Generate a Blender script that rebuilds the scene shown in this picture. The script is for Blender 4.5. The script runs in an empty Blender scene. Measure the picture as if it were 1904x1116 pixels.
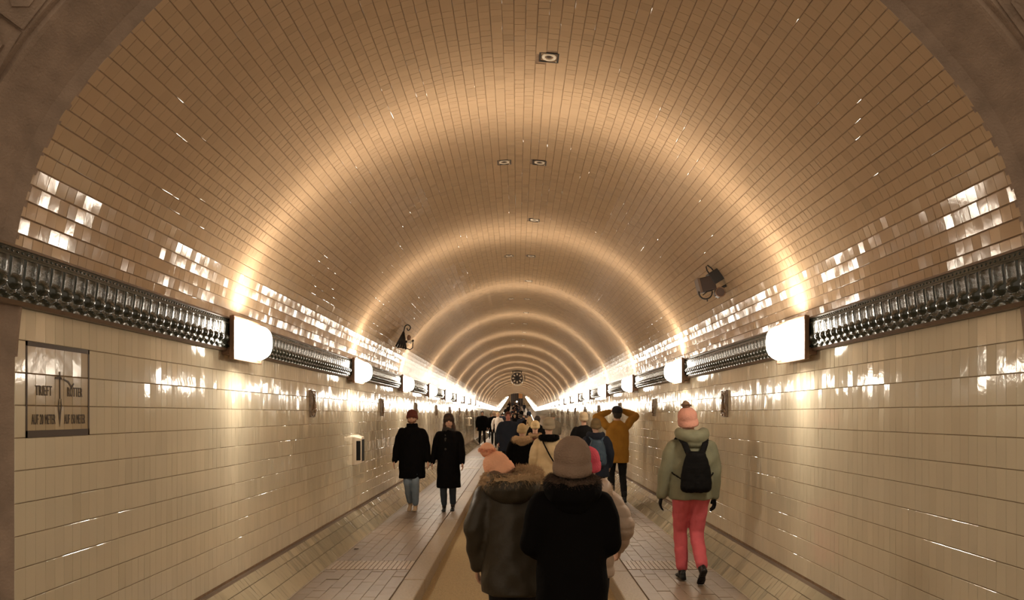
import bpy, bmesh, math, random
import numpy as np
from mathutils import Vector, Matrix, Euler, noise

# ------------------------------------------------------------------ camera
scn = bpy.context.scene
COL = scn.collection
F = 1400.0                       # focal length in pixels of the 1904 px frame
CX, CZ = -0.02, 1.67             # camera sideways offset and height
VPX, VPY = 961.0, 771.0
camd = bpy.data.cameras.new('camera')
cam = bpy.data.objects.new('camera', camd)
COL.objects.link(cam)
camd.sensor_fit = 'HORIZONTAL'
camd.sensor_width = 36.0
camd.lens = F / 1904 * 36.0
camd.shift_x = (952 - VPX) / 1904
camd.shift_y = (VPY - 558) / 1904
camd.clip_start = 0.05
camd.clip_end = 600
cam.location = (CX, 0, CZ)
cam.rotation_euler = (math.pi / 2, 0, 0)
scn.camera = cam

# ------------------------------------------------------------------ world and exposure
world = bpy.data.worlds.new('hall_light')
scn.world = world
world.use_nodes = True
bg = world.node_tree.nodes['Background']
bg.inputs['Color'].default_value = (1.0, 0.81, 0.60, 1)
bg.inputs['Strength'].default_value = 0.74
scn.view_settings.view_transform = 'Standard'
scn.view_settings.look = 'None'
scn.view_settings.gamma = 1
scn.view_settings.exposure = 0.0
scn.view_settings.use_curve_mapping = False
LAMP_COLOR = (1.0, 0.85, 0.67)
SHADE_EMIT = 65.0                # luminous glass
SHEET_W = 11.0                   # watts of the prismatic sheet of light of one lamp
SHEET_BASE = 0.015                # what the same lamp sends along the tunnel
scn.cycles.max_bounces = 7
scn.cycles.diffuse_bounces = 4
scn.cycles.glossy_bounces = 3
scn.cycles.transparent_max_bounces = 8
scn.cycles.sample_clamp_indirect = 6.0
scn.cycles.sample_clamp_direct = 60.0

rnd = random.Random(7)
rng = np.random.default_rng(11)

# ------------------------------------------------------------------ tunnel dimensions
Y0 = 3.54          # portal plane
YB = 93.0          # lowest point, from here the tunnel climbs
SL = 0.040
YE = 187.0
WX = 2.38          # wall
RC, ZC = 2.455, 1.832
ZF0, ZF1 = 2.18, 2.445      # frieze
ZBASE = 0.29
GX = 2.09          # foot of the tiled skirting
CU0, CU1 = 0.95, 1.17
ROAD = -0.14
LY0, LD = 5.98, 4.45        # near edge of lamp 0, spacing
def rv(th):
    # radius of the vault; a little fuller above the springing than a true circle
    t = math.degrees(min(th, math.pi - th))
    return RC + .040 * math.exp(-((t - 27) / 10) ** 2)
def vp(th, off=0.0):
    r = rv(th) + off
    return (r * math.cos(th), ZC + r * math.sin(th))
def vn(th):
    a = vp(th - .004); b = vp(th + .004)
    dx, dz = b[0] - a[0], b[1] - a[1]; l = math.hypot(dx, dz)
    return (-dz / l, dx / l) if False else (-(dz / l), dx / l)
def zo(y): return SL * max(0.0, y - YB)

# ------------------------------------------------------------------ helpers
def link(o, parent=None):
    COL.objects.link(o)
    if parent: o.parent = parent
    return o
def tag(o, label=None, cat=None, group=None, kind=None):
    if label: o['label'] = label
    if cat: o['category'] = cat
    if group: o['group'] = group
    if kind: o['kind'] = kind
    return o
def empty(name, loc=(0, 0, 0), rz=0.0):
    o = bpy.data.objects.new(name, None)
    o.empty_display_size = 0.1
    o.location = loc; o.rotation_euler = (0, 0, rz)
    return link(o)
def mesh_obj(name, verts, faces, mat, parent=None, smooth=False):
    me = bpy.data.meshes.new(name)
    me.from_pydata([tuple(v) for v in verts], [], faces)
    if smooth: me.polygons.foreach_set('use_smooth', [True] * len(me.polygons))
    if mat: me.materials.append(mat)
    return link(bpy.data.objects.new(name, me), parent)
def bm_obj(name, bm, mat, parent=None, smooth=False):
    me = bpy.data.meshes.new(name)
    bm.normal_update(); bm.to_mesh(me); bm.free()
    if smooth: me.polygons.foreach_set('use_smooth', [True] * len(me.polygons))
    if mat: me.materials.append(mat)
    return link(bpy.data.objects.new(name, me), parent)
def inst(o, parent=None, name=None):
    c = o.copy()
    if name: c.name = name
    return link(c, parent)
def copy_tree(o, parent=None):
    c = o.copy(); link(c)
    if parent: c.parent = parent
    for ch in [k for k in bpy.data.objects if k.parent == o]: copy_tree(ch, c)
    return c
def box(bm, x0, x1, y0, y1, z0, z1, bev=0.0):
    r = bmesh.ops.create_cube(bm, size=1.0)
    for v in r['verts']:
        v.co = Vector((x0 + (v.co.x + .5) * (x1 - x0), y0 + (v.co.y + .5) * (y1 - y0), z0 + (v.co.z + .5) * (z1 - z0)))
    if bev > 0:
        es = {e for v in r['verts'] for e in v.link_edges}
        bmesh.ops.bevel(bm, geom=list(es), offset=bev, segments=2, affect='EDGES', profile=0.5)
def sphere(bm, c, r, sub=2, scale=(1, 1, 1), rot=None):
    m = Matrix.Translation(c)
    if rot is not None: m = m @ (rot if isinstance(rot, Matrix) else rot.to_matrix()).to_4x4()
    m = m @ Matrix.Diagonal((r * scale[0], r * scale[1], r * scale[2], 1))
    return bmesh.ops.create_icosphere(bm, subdivisions=sub, radius=1.0, matrix=m)['verts']
def cone(bm, p0, r0, p1, r1, seg=12, caps=True):
    p0 = Vector(p0); p1 = Vector(p1); d = p1 - p0
    if d.length < 1e-5: return
    q = d.to_track_quat('Z', 'Y').to_matrix().to_4x4()
    m = Matrix.Translation((p0 + p1) / 2) @ q
    bmesh.ops.create_cone(bm, cap_ends=caps, cap_tris=False, segments=seg, radius1=r0, radius2=r1, depth=d.length, matrix=m)
def chain(bm, pts, seg=12, sub=2):
    for i, (p, r) in enumerate(pts):
        sphere(bm, p, r, sub)
        if i: cone(bm, pts[i - 1][0], pts[i - 1][1], p, r, seg)
def tube(bm, pts, r, seg=8):
    pts = [Vector(p) for p in pts]
    rings = []
    up = Vector((0, 0, 1))
    for i, p in enumerate(pts):
        t = (pts[min(i + 1, len(pts) - 1)] - pts[max(i - 1, 0)]).normalized()
        a = t.cross(up)
        if a.length < 0.05: a = t.cross(Vector((1, 0, 0)))
        a.normalize(); b = a.cross(t); up = b
        rr = r[i] if isinstance(r, (list, tuple)) else r
        rings.append([bm.verts.new(p + rr * (math.cos(k * 2 * math.pi / seg) * a + math.sin(k * 2 * math.pi / seg) * b)) for k in range(seg)])
    for i in range(len(rings) - 1):
        for k in range(seg):
            bm.faces.new((rings[i][k], rings[i][(k + 1) % seg], rings[i + 1][(k + 1) % seg], rings[i + 1][k]))
    bm.faces.new(rings[0][::-1]); bm.faces.new(rings[-1])
def loft(bm, rings, close=True):
    vr = [[bm.verts.new(p) for p in ring] for ring in rings]
    n = len(vr[0])
    for i in range(len(vr) - 1):
        for k in range(n):
            bm.faces.new((vr[i][k], vr[i][(k + 1) % n], vr[i + 1][(k + 1) % n], vr[i + 1][k]))
    if close:
        bm.faces.new(vr[0][::-1]); bm.faces.new(vr[-1])

# ------------------------------------------------------------------ materials
def mat_new(name):
    m = bpy.data.materials.new(name); m.use_nodes = True
    return m, m.node_tree.nodes, m.node_tree.links, m.node_tree.nodes['Principled BSDF']
def mat_plain(name, color, rough=0.6, metal=0.0, ns=0.0, nscale=8.0, bump=0.0, bscale=60.0, spec=0.5, coat=0.0, sheen=0.0):
    m, N, L, P = mat_new(name)
    P.inputs['Base Color'].default_value = (*color, 1)
    P.inputs['Roughness'].default_value = rough
    P.inputs['Metallic'].default_value = metal
    P.inputs['Specular IOR Level'].default_value = spec
    P.inputs['Coat Weight'].default_value = coat
    P.inputs['Sheen Weight'].default_value = sheen
    tc = N.new('ShaderNodeTexCoord')
    if ns > 0:
        n = N.new('ShaderNodeTexNoise'); n.inputs['Scale'].default_value = nscale; n.inputs['Detail'].default_value = 6
        L.new(tc.outputs['Object'], n.inputs['Vector'])
        mr = N.new('ShaderNodeMapRange'); mr.inputs['From Min'].default_value = .25; mr.inputs['From Max'].default_value = .75
        mr.inputs['To Min'].default_value = 1 - ns; mr.inputs['To Max'].default_value = 1 + ns
        L.new(n.outputs['Fac'], mr.inputs['Value'])
        mx = N.new('ShaderNodeMix'); mx.data_type = 'RGBA'; mx.blend_type = 'MULTIPLY'; mx.inputs[0].default_value = 1
        mx.inputs[6].default_value = (*color, 1); L.new(mr.outputs['Result'], mx.inputs[7])
        L.new(mx.outputs[2], P.inputs['Base Color'])
    if bump > 0:
        n2 = N.new('ShaderNodeTexNoise'); n2.inputs['Scale'].default_value = bscale; n2.inputs['Detail'].default_value = 5
        L.new(tc.outputs['Object'], n2.inputs['Vector'])
        b = N.new('ShaderNodeBump'); b.inputs['Strength'].default_value = bump; b.inputs['Distance'].default_value = 0.01
        L.new(n2.outputs['Fac'], b.inputs['Height']); L.new(b.outputs['Normal'], P.inputs['Normal'])
    return m
def mat_tile(name, color, color2, rough, bump=0.25, spec=0.5, coat=0.0):
    """glazed tile; every tile has its own tint (face attribute or object random) and a slightly wavy glaze"""
    m, N, L, P = mat_new(name)
    at = N.new('ShaderNodeAttribute'); at.attribute_name = 'tint'
    oi = N.new('ShaderNodeObjectInfo')
    ad = N.new('ShaderNodeMath'); ad.operation = 'ADD'
    L.new(at.outputs['Fac'], ad.inputs[0]); L.new(oi.outputs['Random'], ad.inputs[1])
    fr = N.new('ShaderNodeMath'); fr.operation = 'FRACT'; L.new(ad.outputs[0], fr.inputs[0])
    ramp = N.new('ShaderNodeValToRGB')
    e = ramp.color_ramp.elements
    e[0].position = 0.0; e[0].color = (*color2, 1)
    e[1].position = 0.04; e[1].color = (*[c * .955 for c in color], 1)
    k = e.new(0.55); k.color = (*color, 1)
    k = e.new(1.0); k.color = (*[min(1, c * 1.03) for c in color], 1)
    L.new(fr.outputs[0], ramp.inputs['Fac'])
    L.new(ramp.outputs['Color'], P.inputs['Base Color'])
    P.inputs['Roughness'].default_value = rough
    P.inputs['Specular IOR Level'].default_value = spec
    P.inputs['Coat Weight'].default_value = coat
    P.inputs['Coat Roughness'].default_value = 0.06
    ge = N.new('ShaderNodeNewGeometry')
    n = N.new('ShaderNodeTexNoise'); n.inputs['Scale'].default_value = 14; n.inputs['Detail'].default_value = 3
    L.new(ge.outputs['Position'], n.inputs['Vector'])
    b = N.new('ShaderNodeBump'); b.inputs['Strength'].default_value = bump; b.inputs['Distance'].default_value = 0.004
    L.new(n.outputs['Fac'], b.inputs['Height']); L.new(b.outputs['Normal'], P.inputs['Normal'])
    return m
M = {}
M['wall_tile'] = mat_tile('wall_tile_glaze', (.60, .53, .395), (.56, .49, .36), 0.08, 0.22)
M['vault_tile'] = mat_tile('vault_tile_glaze', (.45, .315, .197), (.40, .28, .175), 0.10, 0.15)
M['vault_tile_far'] = mat_tile('vault_tile_glaze_far', (.45, .315, .197), (.37, .26, .16), 0.24, 0.15)
M['skirt_tile'] = mat_tile('skirting_tile_glaze', (.34, .29, .20), (.22, .19, .13), 0.10, 0.35)
M['grout'] = mat_plain('dark_grout', (.22, .14, .08), .8, ns=.3, nscale=20)
M['paver'] = mat_tile('pavement_brick', (.205, .148, .102), (.165, .118, .08), 0.42, 0.6)
M['paver_pale'] = mat_tile('pale_ribbed_plate', (.36, .27, .19), (.29, .21, .15), 0.4, 0.5)
M['paver_far'] = mat_plain('pavement_far', (.25, .18, .12), .5, ns=.15, nscale=3, bump=.2)
M['paver_joint'] = mat_plain('pavement_joint', (.13, .09, .06), .9)
M['curb'] = mat_plain('curb_granite', (.27, .205, .135), .45, ns=.25, nscale=40, bump=.3, bscale=120)
M['road'] = mat_plain('yellow_aggregate_road', (.32, .225, .105), .75, ns=.32, nscale=90, bump=.7, bscale=160)
M['frieze'] = mat_plain('dark_green_glaze', (.024, .029, .021), .22, ns=.35, nscale=30, bump=.25, bscale=45, coat=.2)
M['frieze_brown'] = mat_plain('brown_glaze', (.13, .085, .055), .35, ns=.2, nscale=20)
M['stone'] = mat_plain('portal_sandstone', (.27, .195, .145), .9, ns=.22, nscale=9, bump=.5, bscale=90)
M['stone_pale'] = mat_plain('pale_sandstone', (.58, .42, .26), .9, ns=.2, nscale=12, bump=.5, bscale=90)
M['dark_metal'] = mat_plain('dark_metal', (.016, .011, .008), .5, .0)
M['brass'] = mat_plain('bronze_rim', (.26, .15, .09), .4, .5)
M['plaque'] = mat_plain('brown_relief_glaze', (.19, .125, .075), .12, ns=.4, nscale=25, bump=.3, coat=.8)
M['white_ring'] = mat_plain('white_ceramic', (.75, .66, .52), .4)
M['sign_tile'] = mat_tile('sign_tile_glaze', (.40, .31, .19), (.36, .28, .18), 0.14, 0.25)
M['sign_dark'] = mat_plain('sign_brown', (.055, .033, .018), .6)
M['box_white'] = mat_plain('off_white_enamel', (.62, .52, .40), .35)
M['black_gap'] = mat_plain('black_recess', (.008, .007, .006), .8)
M['skin'] = mat_plain('skin', (.52, .30, .20), .55, ns=.06)
M['hair_dark'] = mat_plain('dark_hair', (.03, .02, .014), .6, bump=.5, bscale=120)
M['hair_fair'] = mat_plain('fair_hair', (.45, .33, .17), .6, bump=.5, bscale=120)
M['eye'] = mat_plain('eye_dark', (.03, .02, .015), .2)
M['lips'] = mat_plain('lips', (.38, .14, .11), .5)
def cloth(name, c, rough=.9, bump=.35, bscale=25, ns=.12, sheen=0.0):
    if name not in M: M[name] = mat_plain(name, c, rough, ns=ns, nscale=9, bump=bump, bscale=bscale, spec=.25, sheen=sheen)
    return M[name]

def mat_shade():
    m, N, L, P = mat_new('lamp_glass')
    N.remove(P)
    out = N['Material Output']
    em = N.new('ShaderNodeEmission'); em.inputs['Color'].default_value = (1.0, 0.90, 0.74, 1); em.inputs['Strength'].default_value = SHADE_EMIT
    tr = N.new('ShaderNodeBsdfTransparent')
    mx = N.new('ShaderNodeMixShader'); mx.inputs[0].default_value = 0.5
    L.new(tr.outputs[0], mx.inputs[1]); L.new(em.outputs[0], mx.inputs[2]); L.new(mx.outputs[0], out.inputs['Surface'])
    return m
M['lamp_glass'] = mat_shade()
def mat_emit(name, c, s):
    m, N, L, P = mat_new(name)
    P.inputs['Base Color'].default_value = (*c, 1)
    P.inputs['Emission Color'].default_value = (*c, 1); P.inputs['Emission Strength'].default_value = s
    return m
M['phone_light'] = mat_emit('phone_torch_light', (1, .97, .9), 6)

# ------------------------------------------------------------------ tile fields
def tile_field(name, C, T, N_, hu, hv, mat, parent, depth=.003, bev=.0026, gu=.0003, gv=.0015, sig=.012, flat=False, sigv=None, bias=0.0):
    """C,T,N_ (n,3) arrays; tile half sizes hu along T, hv along N x T; one joined mesh"""
    n = len(C)
    B = np.cross(N_, T)
    hu = np.broadcast_to(hu, (n,)); hv = np.broadcast_to(hv, (n,))
    a = rng.normal(0, sig, n); b = rng.normal(0, sigv if sigv is not None else sig, n) + bias
    cor = [(-1, -1), (1, -1), (1, 1), (-1, 1)]
    V = []
    bu = gu + (0.0 if flat else bev * .4); bv = gv + (0.0 if flat else bev)
    for su, sv in cor:
        h = su * (hu) * a + sv * hv * b
        V.append(C + (su * (hu - bu))[:, None] * T + (sv * (hv - bv))[:, None] * B + h[:, None] * N_)
    if not flat:
        for su, sv in cor:
            V.append(C + (su * (hu - gu))[:, None] * T + (sv * (hv - gv))[:, None] * B - depth * N_)
    k = len(V)
    verts = np.stack(V, 1).reshape(-1, 3)
    base = [(0, 1, 2, 3)] + ([] if flat else [(4, 5, 1, 0), (5, 6, 2, 1), (6, 7, 3, 2), (7, 4, 0, 3)])
    nf = len(base)
    idx = (np.arange(n) * k)[:, None, None] + np.array(base)[None]
    loops = idx.reshape(-1)
    me = bpy.data.meshes.new(name)
    me.vertices.add(len(verts)); me.vertices.foreach_set('co', verts.astype(np.float32).reshape(-1))
    me.loops.add(len(loops)); me.loops.foreach_set('vertex_index', loops.astype(np.int32))
    me.polygons.add(n * nf)
    me.polygons.foreach_set('loop_start', (np.arange(n * nf) * 4).astype(np.int32))
    me.polygons.foreach_set('loop_total', np.full(n * nf, 4, np.int32))
    me.polygons.foreach_set('use_smooth', np.zeros(n * nf, bool))
    me.update(calc_edges=True)
    at = me.attributes.new('tint', 'FLOAT', 'FACE')
    at.data.foreach_set('value', np.repeat(rng.random(n), nf).astype(np.float32))
    me.materials.append(mat)
    o = link(bpy.data.objects.new(name, me), parent)
    o['kind'] = 'stuff'
    return o
def tile_proto(name, hu, hv, mat, depth=.003, bev=.0026, gu=.0003, gv=.0015):
    V = [(su * (hu - gu - bev * .4), sv * (hv - gv - bev), 0) for su, sv in ((-1, -1), (1, -1), (1, 1), (-1, 1))]
    V += [(su * (hu - gu), sv * (hv - gv), -depth) for su, sv in ((-1, -1), (1, -1), (1, 1), (-1, 1))]
    Fc = [(0, 1, 2, 3), (4, 5, 1, 0), (5, 6, 2, 1), (6, 7, 3, 2), (7, 4, 0, 3), (7, 6, 5, 4)]
    me = bpy.data.meshes.new(name); me.from_pydata(V, [], Fc); me.materials.append(mat)
    return me
def place_tile(name, me, c, t, n, parent, sa=.012, sb=.012, bias=0.0):
    t = Vector(t); n = Vector(n); b = n.cross(t)
    m = Matrix((t, b, n)).transposed().to_4x4()
    m = m @ Euler((rnd.gauss(bias, sb), rnd.gauss(0, sa), 0)).to_matrix().to_4x4()
    m.translation = Vector(c)
    o = bpy.data.objects.new(name, me); link(o, parent)
    o.matrix_local = m
    return o
def proj(C):
    x = VPX + F * (C[:, 0] - CX) / C[:, 1]; y = VPY - F * (C[:, 2] - CZ) / C[:, 1]
    return x, y
def split_near(C, n=300, margin=0):
    x, y = proj(C)
    ok = (x > -10) & (x < 1914) & (y > -10) & (y < 1126)
    order = np.argsort(np.where(ok, C[:, 1], 1e6))
    near = order[:n]
    mask = np.zeros(len(C), bool); mask[near] = True
    return mask

def sweep(name, prof, ys, mat, parent=None, smooth=False, closed=False, zfun=zo):
    """profile of (x, z) points swept along the tunnel"""
    V = []; Fc = []
    n = len(prof)
    for y in ys:
        for x, z in prof: V.append((x, y, z + zfun(y)))
    for i in range(len(ys) - 1):
        for k in range(n if closed else n - 1):
            a = i * n + k; b = i * n + (k + 1) % n
            Fc.append((a, b, b + n, a + n))
    if closed:
        Fc.append(tuple(range(n))[::-1]); Fc.append(tuple((len(ys) - 1) * n + k for k in range(n)))
    return mesh_obj(name, V, Fc, mat, parent, smooth)

# the lists of things let into the walls, needed to leave tiles out
A0 = math.asin((ZF1 - ZC) / RC)                     # springing angle of the tiled vault
LAMPS = [LY0 + LD * i for i in range(0, 41)]
PLAQ = [8.64 + LD * i for i in range(0, 9)]
FIX = []
for i in range(11):
    y = 5.50 + 2.30 * i
    if i % 2 == 0: FIX.append((0.215, y))
    else: FIX += [(-0.15, y), (0.215, y)]
SIGN_Y0, SIGN_Y1 = 3.655, 4.130

# ================================================================== SETTING
# ---- vault
ceiling = empty('ceiling'); tag(ceiling, kind='structure')
NCOL = 83
dA = (math.pi - 2 * A0) / NCOL
TS = 0.0765
YD = 42.0            # tiles are modelled up to here
angs_ = [A0 + (math.pi - 2 * A0) * k / 110 for k in range(111)]
sweep('vault_bed', [vp(a, .004) for a in angs_][::-1], [Y0, YD], M['grout'], ceiling, True)
sweep('vault_far', [vp(a) for a in angs_][::-1], [YD, 60, 76, 88, YB, 98, 110, 140, YE], M['vault_tile_far'], ceiling, True)
Cs = []; Ts = []; Ns = []; HU = []; COLS = []
for c in range(NCOL):
    th = A0 + (c + .5) * dA
    cx, cz = vp(th); nx_, nz_ = vn(th)
    if nx_ * cx + nz_ * (cz - ZC) > 0: nx_, nz_ = -nx_, -nz_
    y = Y0 + rnd.uniform(.2, 1) * TS
    first = True
    y_prev = Y0
    while y_prev < YD:
        w = min(y, YD) - y_prev
        if w > .012:
            Cs.append((cx, (y_prev + y) / 2, cz)); Ns.append((nx_, 0, nz_)); HU.append(w / 2); COLS.append(c)
        y_prev = y
        y += TS * (1 + rnd.gauss(0, .03)) * (1 if rnd.random() > .012 else rnd.choice((.5, 2)))
        y = min(y, YD) if y_prev < YD else y
Cs = np.array(Cs); Ns = np.array(Ns); HU = np.array(HU)
rowj = rng.normal(0, .011, NCOL)           # every course sits at its own slight slant, the lowest ones lean upright
thc = np.array([A0 + (c + .5) * dA for c in range(NCOL)])
low = np.minimum(thc, math.pi - thc)
BI = (rowj + np.sign(-np.cos(thc)) * -1 * .045 * np.exp(-((np.degrees(low) - 17) / 9) ** 2))[np.array(COLS)]
keep = np.ones(len(Cs), bool)
for fx, fy in FIX:
    keep &= ~((np.abs(Cs[:, 0] - fx) < .072) & (np.abs(Cs[:, 1] - fy) < .075) & (Cs[:, 2] > 3.5))
Cs, Ns, HU, BI = Cs[keep], Ns[keep], HU[keep], BI[keep]
near = split_near(Cs)
hv = RC * dA / 2
Tn = np.tile(np.array([0., 1, 0]), (len(Cs), 1))
lowa = np.abs(Cs[:, 0]) > 2.0
m1 = ~near & (Cs[:, 1] < 15)
m2 = ~near & (Cs[:, 1] >= 15)
tile_field('tile_field', Cs[m1], Tn[m1], Ns[m1], HU[m1], hv, M['vault_tile'], ceiling, sig=.013, sigv=.010, bias=BI[m1])
tile_field('far_tile_field', Cs[m2], Tn[m2], Ns[m2], HU[m2], hv, M['vault_tile_far'], ceiling, sig=.014, sigv=.010, flat=True, bias=BI[m2])
protos = {}
for i in np.nonzero(near)[0]:
    k = round(HU[i] * 2 / .005)
    if k not in protos: protos[k] = tile_proto('tile', k * .0025, hv, M['vault_tile'])
    place_tile('tile', protos[k], Cs[i], (0, 1, 0), Ns[i], ceiling, .013, .010, BI[i])

# ---- lower walls
TW, TH = 0.0768, 0.1555
def lower_wall(side, name):
    s = side
    wall = empty(name); tag(wall, kind='structure')
    pr = [(s * (WX + .005), ZBASE - .01), (s * (WX + .005), ZF1 + .05)]
    if s > 0: pr = pr[::-1]
    sweep('wall_bed', pr, [Y0, YD], M['grout'], wall)
    pr = [(s * WX, ZBASE - .01), (s * WX, ZF0 + .01)]
    if s > 0: pr = pr[::-1]
    sweep('far_wall_face', pr, [YD, YB, 100, YE], M['wall_tile'], wall)
    C = []; HV = []
    ny = int((YD - Y0) / TW)
    for r in range(12):
        z1 = ZF0 - r * TH; z0 = max(z1 - TH, ZBASE + .008)
        for k in range(ny):
            yc = Y0 + (k + .5) * TW
            C.append((s * WX, yc, (z0 + z1) / 2)); HV.append((z1 - z0) / 2)
    C = np.array(C); HV = np.array(HV)
    keep = np.ones(len(C), bool)
    if s < 0: keep &= ~((C[:, 1] > SIGN_Y0) & (C[:, 1] < SIGN_Y1) & (C[:, 2] < ZF0 - TH) & (C[:, 2] > ZF0 - 4 * TH))
    C, HV = C[keep], HV[keep]
    near = split_near(C)
    n = len(C)
    T = np.tile(np.array([0., 1, 0]), (n, 1)); Nn = np.tile(np.array([-s * 1., 0, 0]), (n, 1))
    m1 = ~near & (C[:, 1] < 17); m2 = ~near & (C[:, 1] >= 17)
    tile_field('tile_field', C[m1], T[m1], Nn[m1], TW / 2, HV[m1], M['wall_tile'], wall, sig=.012, sigv=.009)
    tile_field('far_tile_field', C[m2], T[m2], Nn[m2], TW / 2, HV[m2], M['wall_tile'], wall, sig=.016, sigv=.011, flat=True)
    pm = {}
    for i in np.nonzero(near)[0]:
        k = round(HV[i], 4)
        if k not in pm: pm[k] = tile_proto('tile', TW / 2, k, M['wall_tile'])
        place_tile('tile', pm[k], C[i], (0, 1, 0), Nn[i], wall, .011, .006)
    return wall
wall_left = lower_wall(-1, 'wall_left')
wall_right = lower_wall(1, 'wall_right')

# ---- tiled skirting along both walls
def skirting(side, name):
    s = side
    sk = empty(name); tag(sk, kind='structure')
    p0 = Vector((s * GX, 0, 0.0)); p1 = Vector((s * (WX - .035), 0, ZBASE - .005))
    d = (p1 - p0); Ls = d.length; d.normalize()
    Tt = Vector((0, 1, 0))
    nn = Vector((-s * d.z, 0, abs(d.x)))
    nn.normalize()
    q0 = p0 - nn * .006; q1 = p1 - nn * .006
    pr = [(s * (GX - .004), -.05), (q0.x, q0.z), (q1.x, q1.z), (s * (WX - .02), ZBASE + .004), (s * (WX + .004), ZBASE + .004)]
    if s > 0: pr = pr[::-1]
    sweep('skirting_bed', pr, [Y0, YD], M['paver_joint'], sk)
    pr = [(p0.x, p0.z - .02), (p0.x, p0.z), (p1.x, p1.z), (s * WX, ZBASE + .004)]
    if s > 0: pr = pr[::-1]
    sweep('far_skirting', pr, [YD, YB, 100, YE], M['skirt_tile'], sk)
    rows = [(0.0, .145), (.145, .29), (.29, Ls)]
    C = []; HV = []; 
    ny = int((YD - Y0) / TW)
    for a, b in rows:
        for k in range(ny):
            c = p0 + d * ((a + b) / 2); C.append((c.x, Y0 + (k + .5) * TW, c.z)); HV.append((b - a) / 2)
    C = np.array(C); HV = np.array(HV)
    near = split_near(C, 270)
    n = len(C)
    T = np.tile(np.array([0., 1, 0]), (n, 1)); Nn = np.tile(np.array(nn), (n, 1))
    m1 = ~near & (C[:, 1] < 22); m2 = ~near & (C[:, 1] >= 22)
    tile_field('tile_field', C[m1], T[m1], Nn[m1], TW / 2, HV[m1], M['skirt_tile'], sk, sig=.03, sigv=.02)
    tile_field('far_tile_field', C[m2], T[m2], Nn[m2], TW / 2, HV[m2], M['skirt_tile'], sk, sig=.03, sigv=.02, flat=True)
    pm = {}
    for i in np.nonzero(near)[0]:
        k = round(HV[i], 4)
        if k not in pm: pm[k] = tile_proto('tile', TW / 2, k, M['skirt_tile'])
        place_tile('tile', pm[k], C[i], (0, 1, 0), Nn[i], sk, .03, .02)
    # pale joint along the foot
    sweep('foot_joint', [(s * (GX - .012), -.004), (s * (GX - .012), .004), (s * (GX + .003), .004), (s * (GX + .003), -.004)][::(1 if s < 0 else -1)], [2.0, YD], M['curb'], sk)
    return sk
skirting(-1, 'baseboard_left'); skirting(1, 'baseboard_right')

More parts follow.
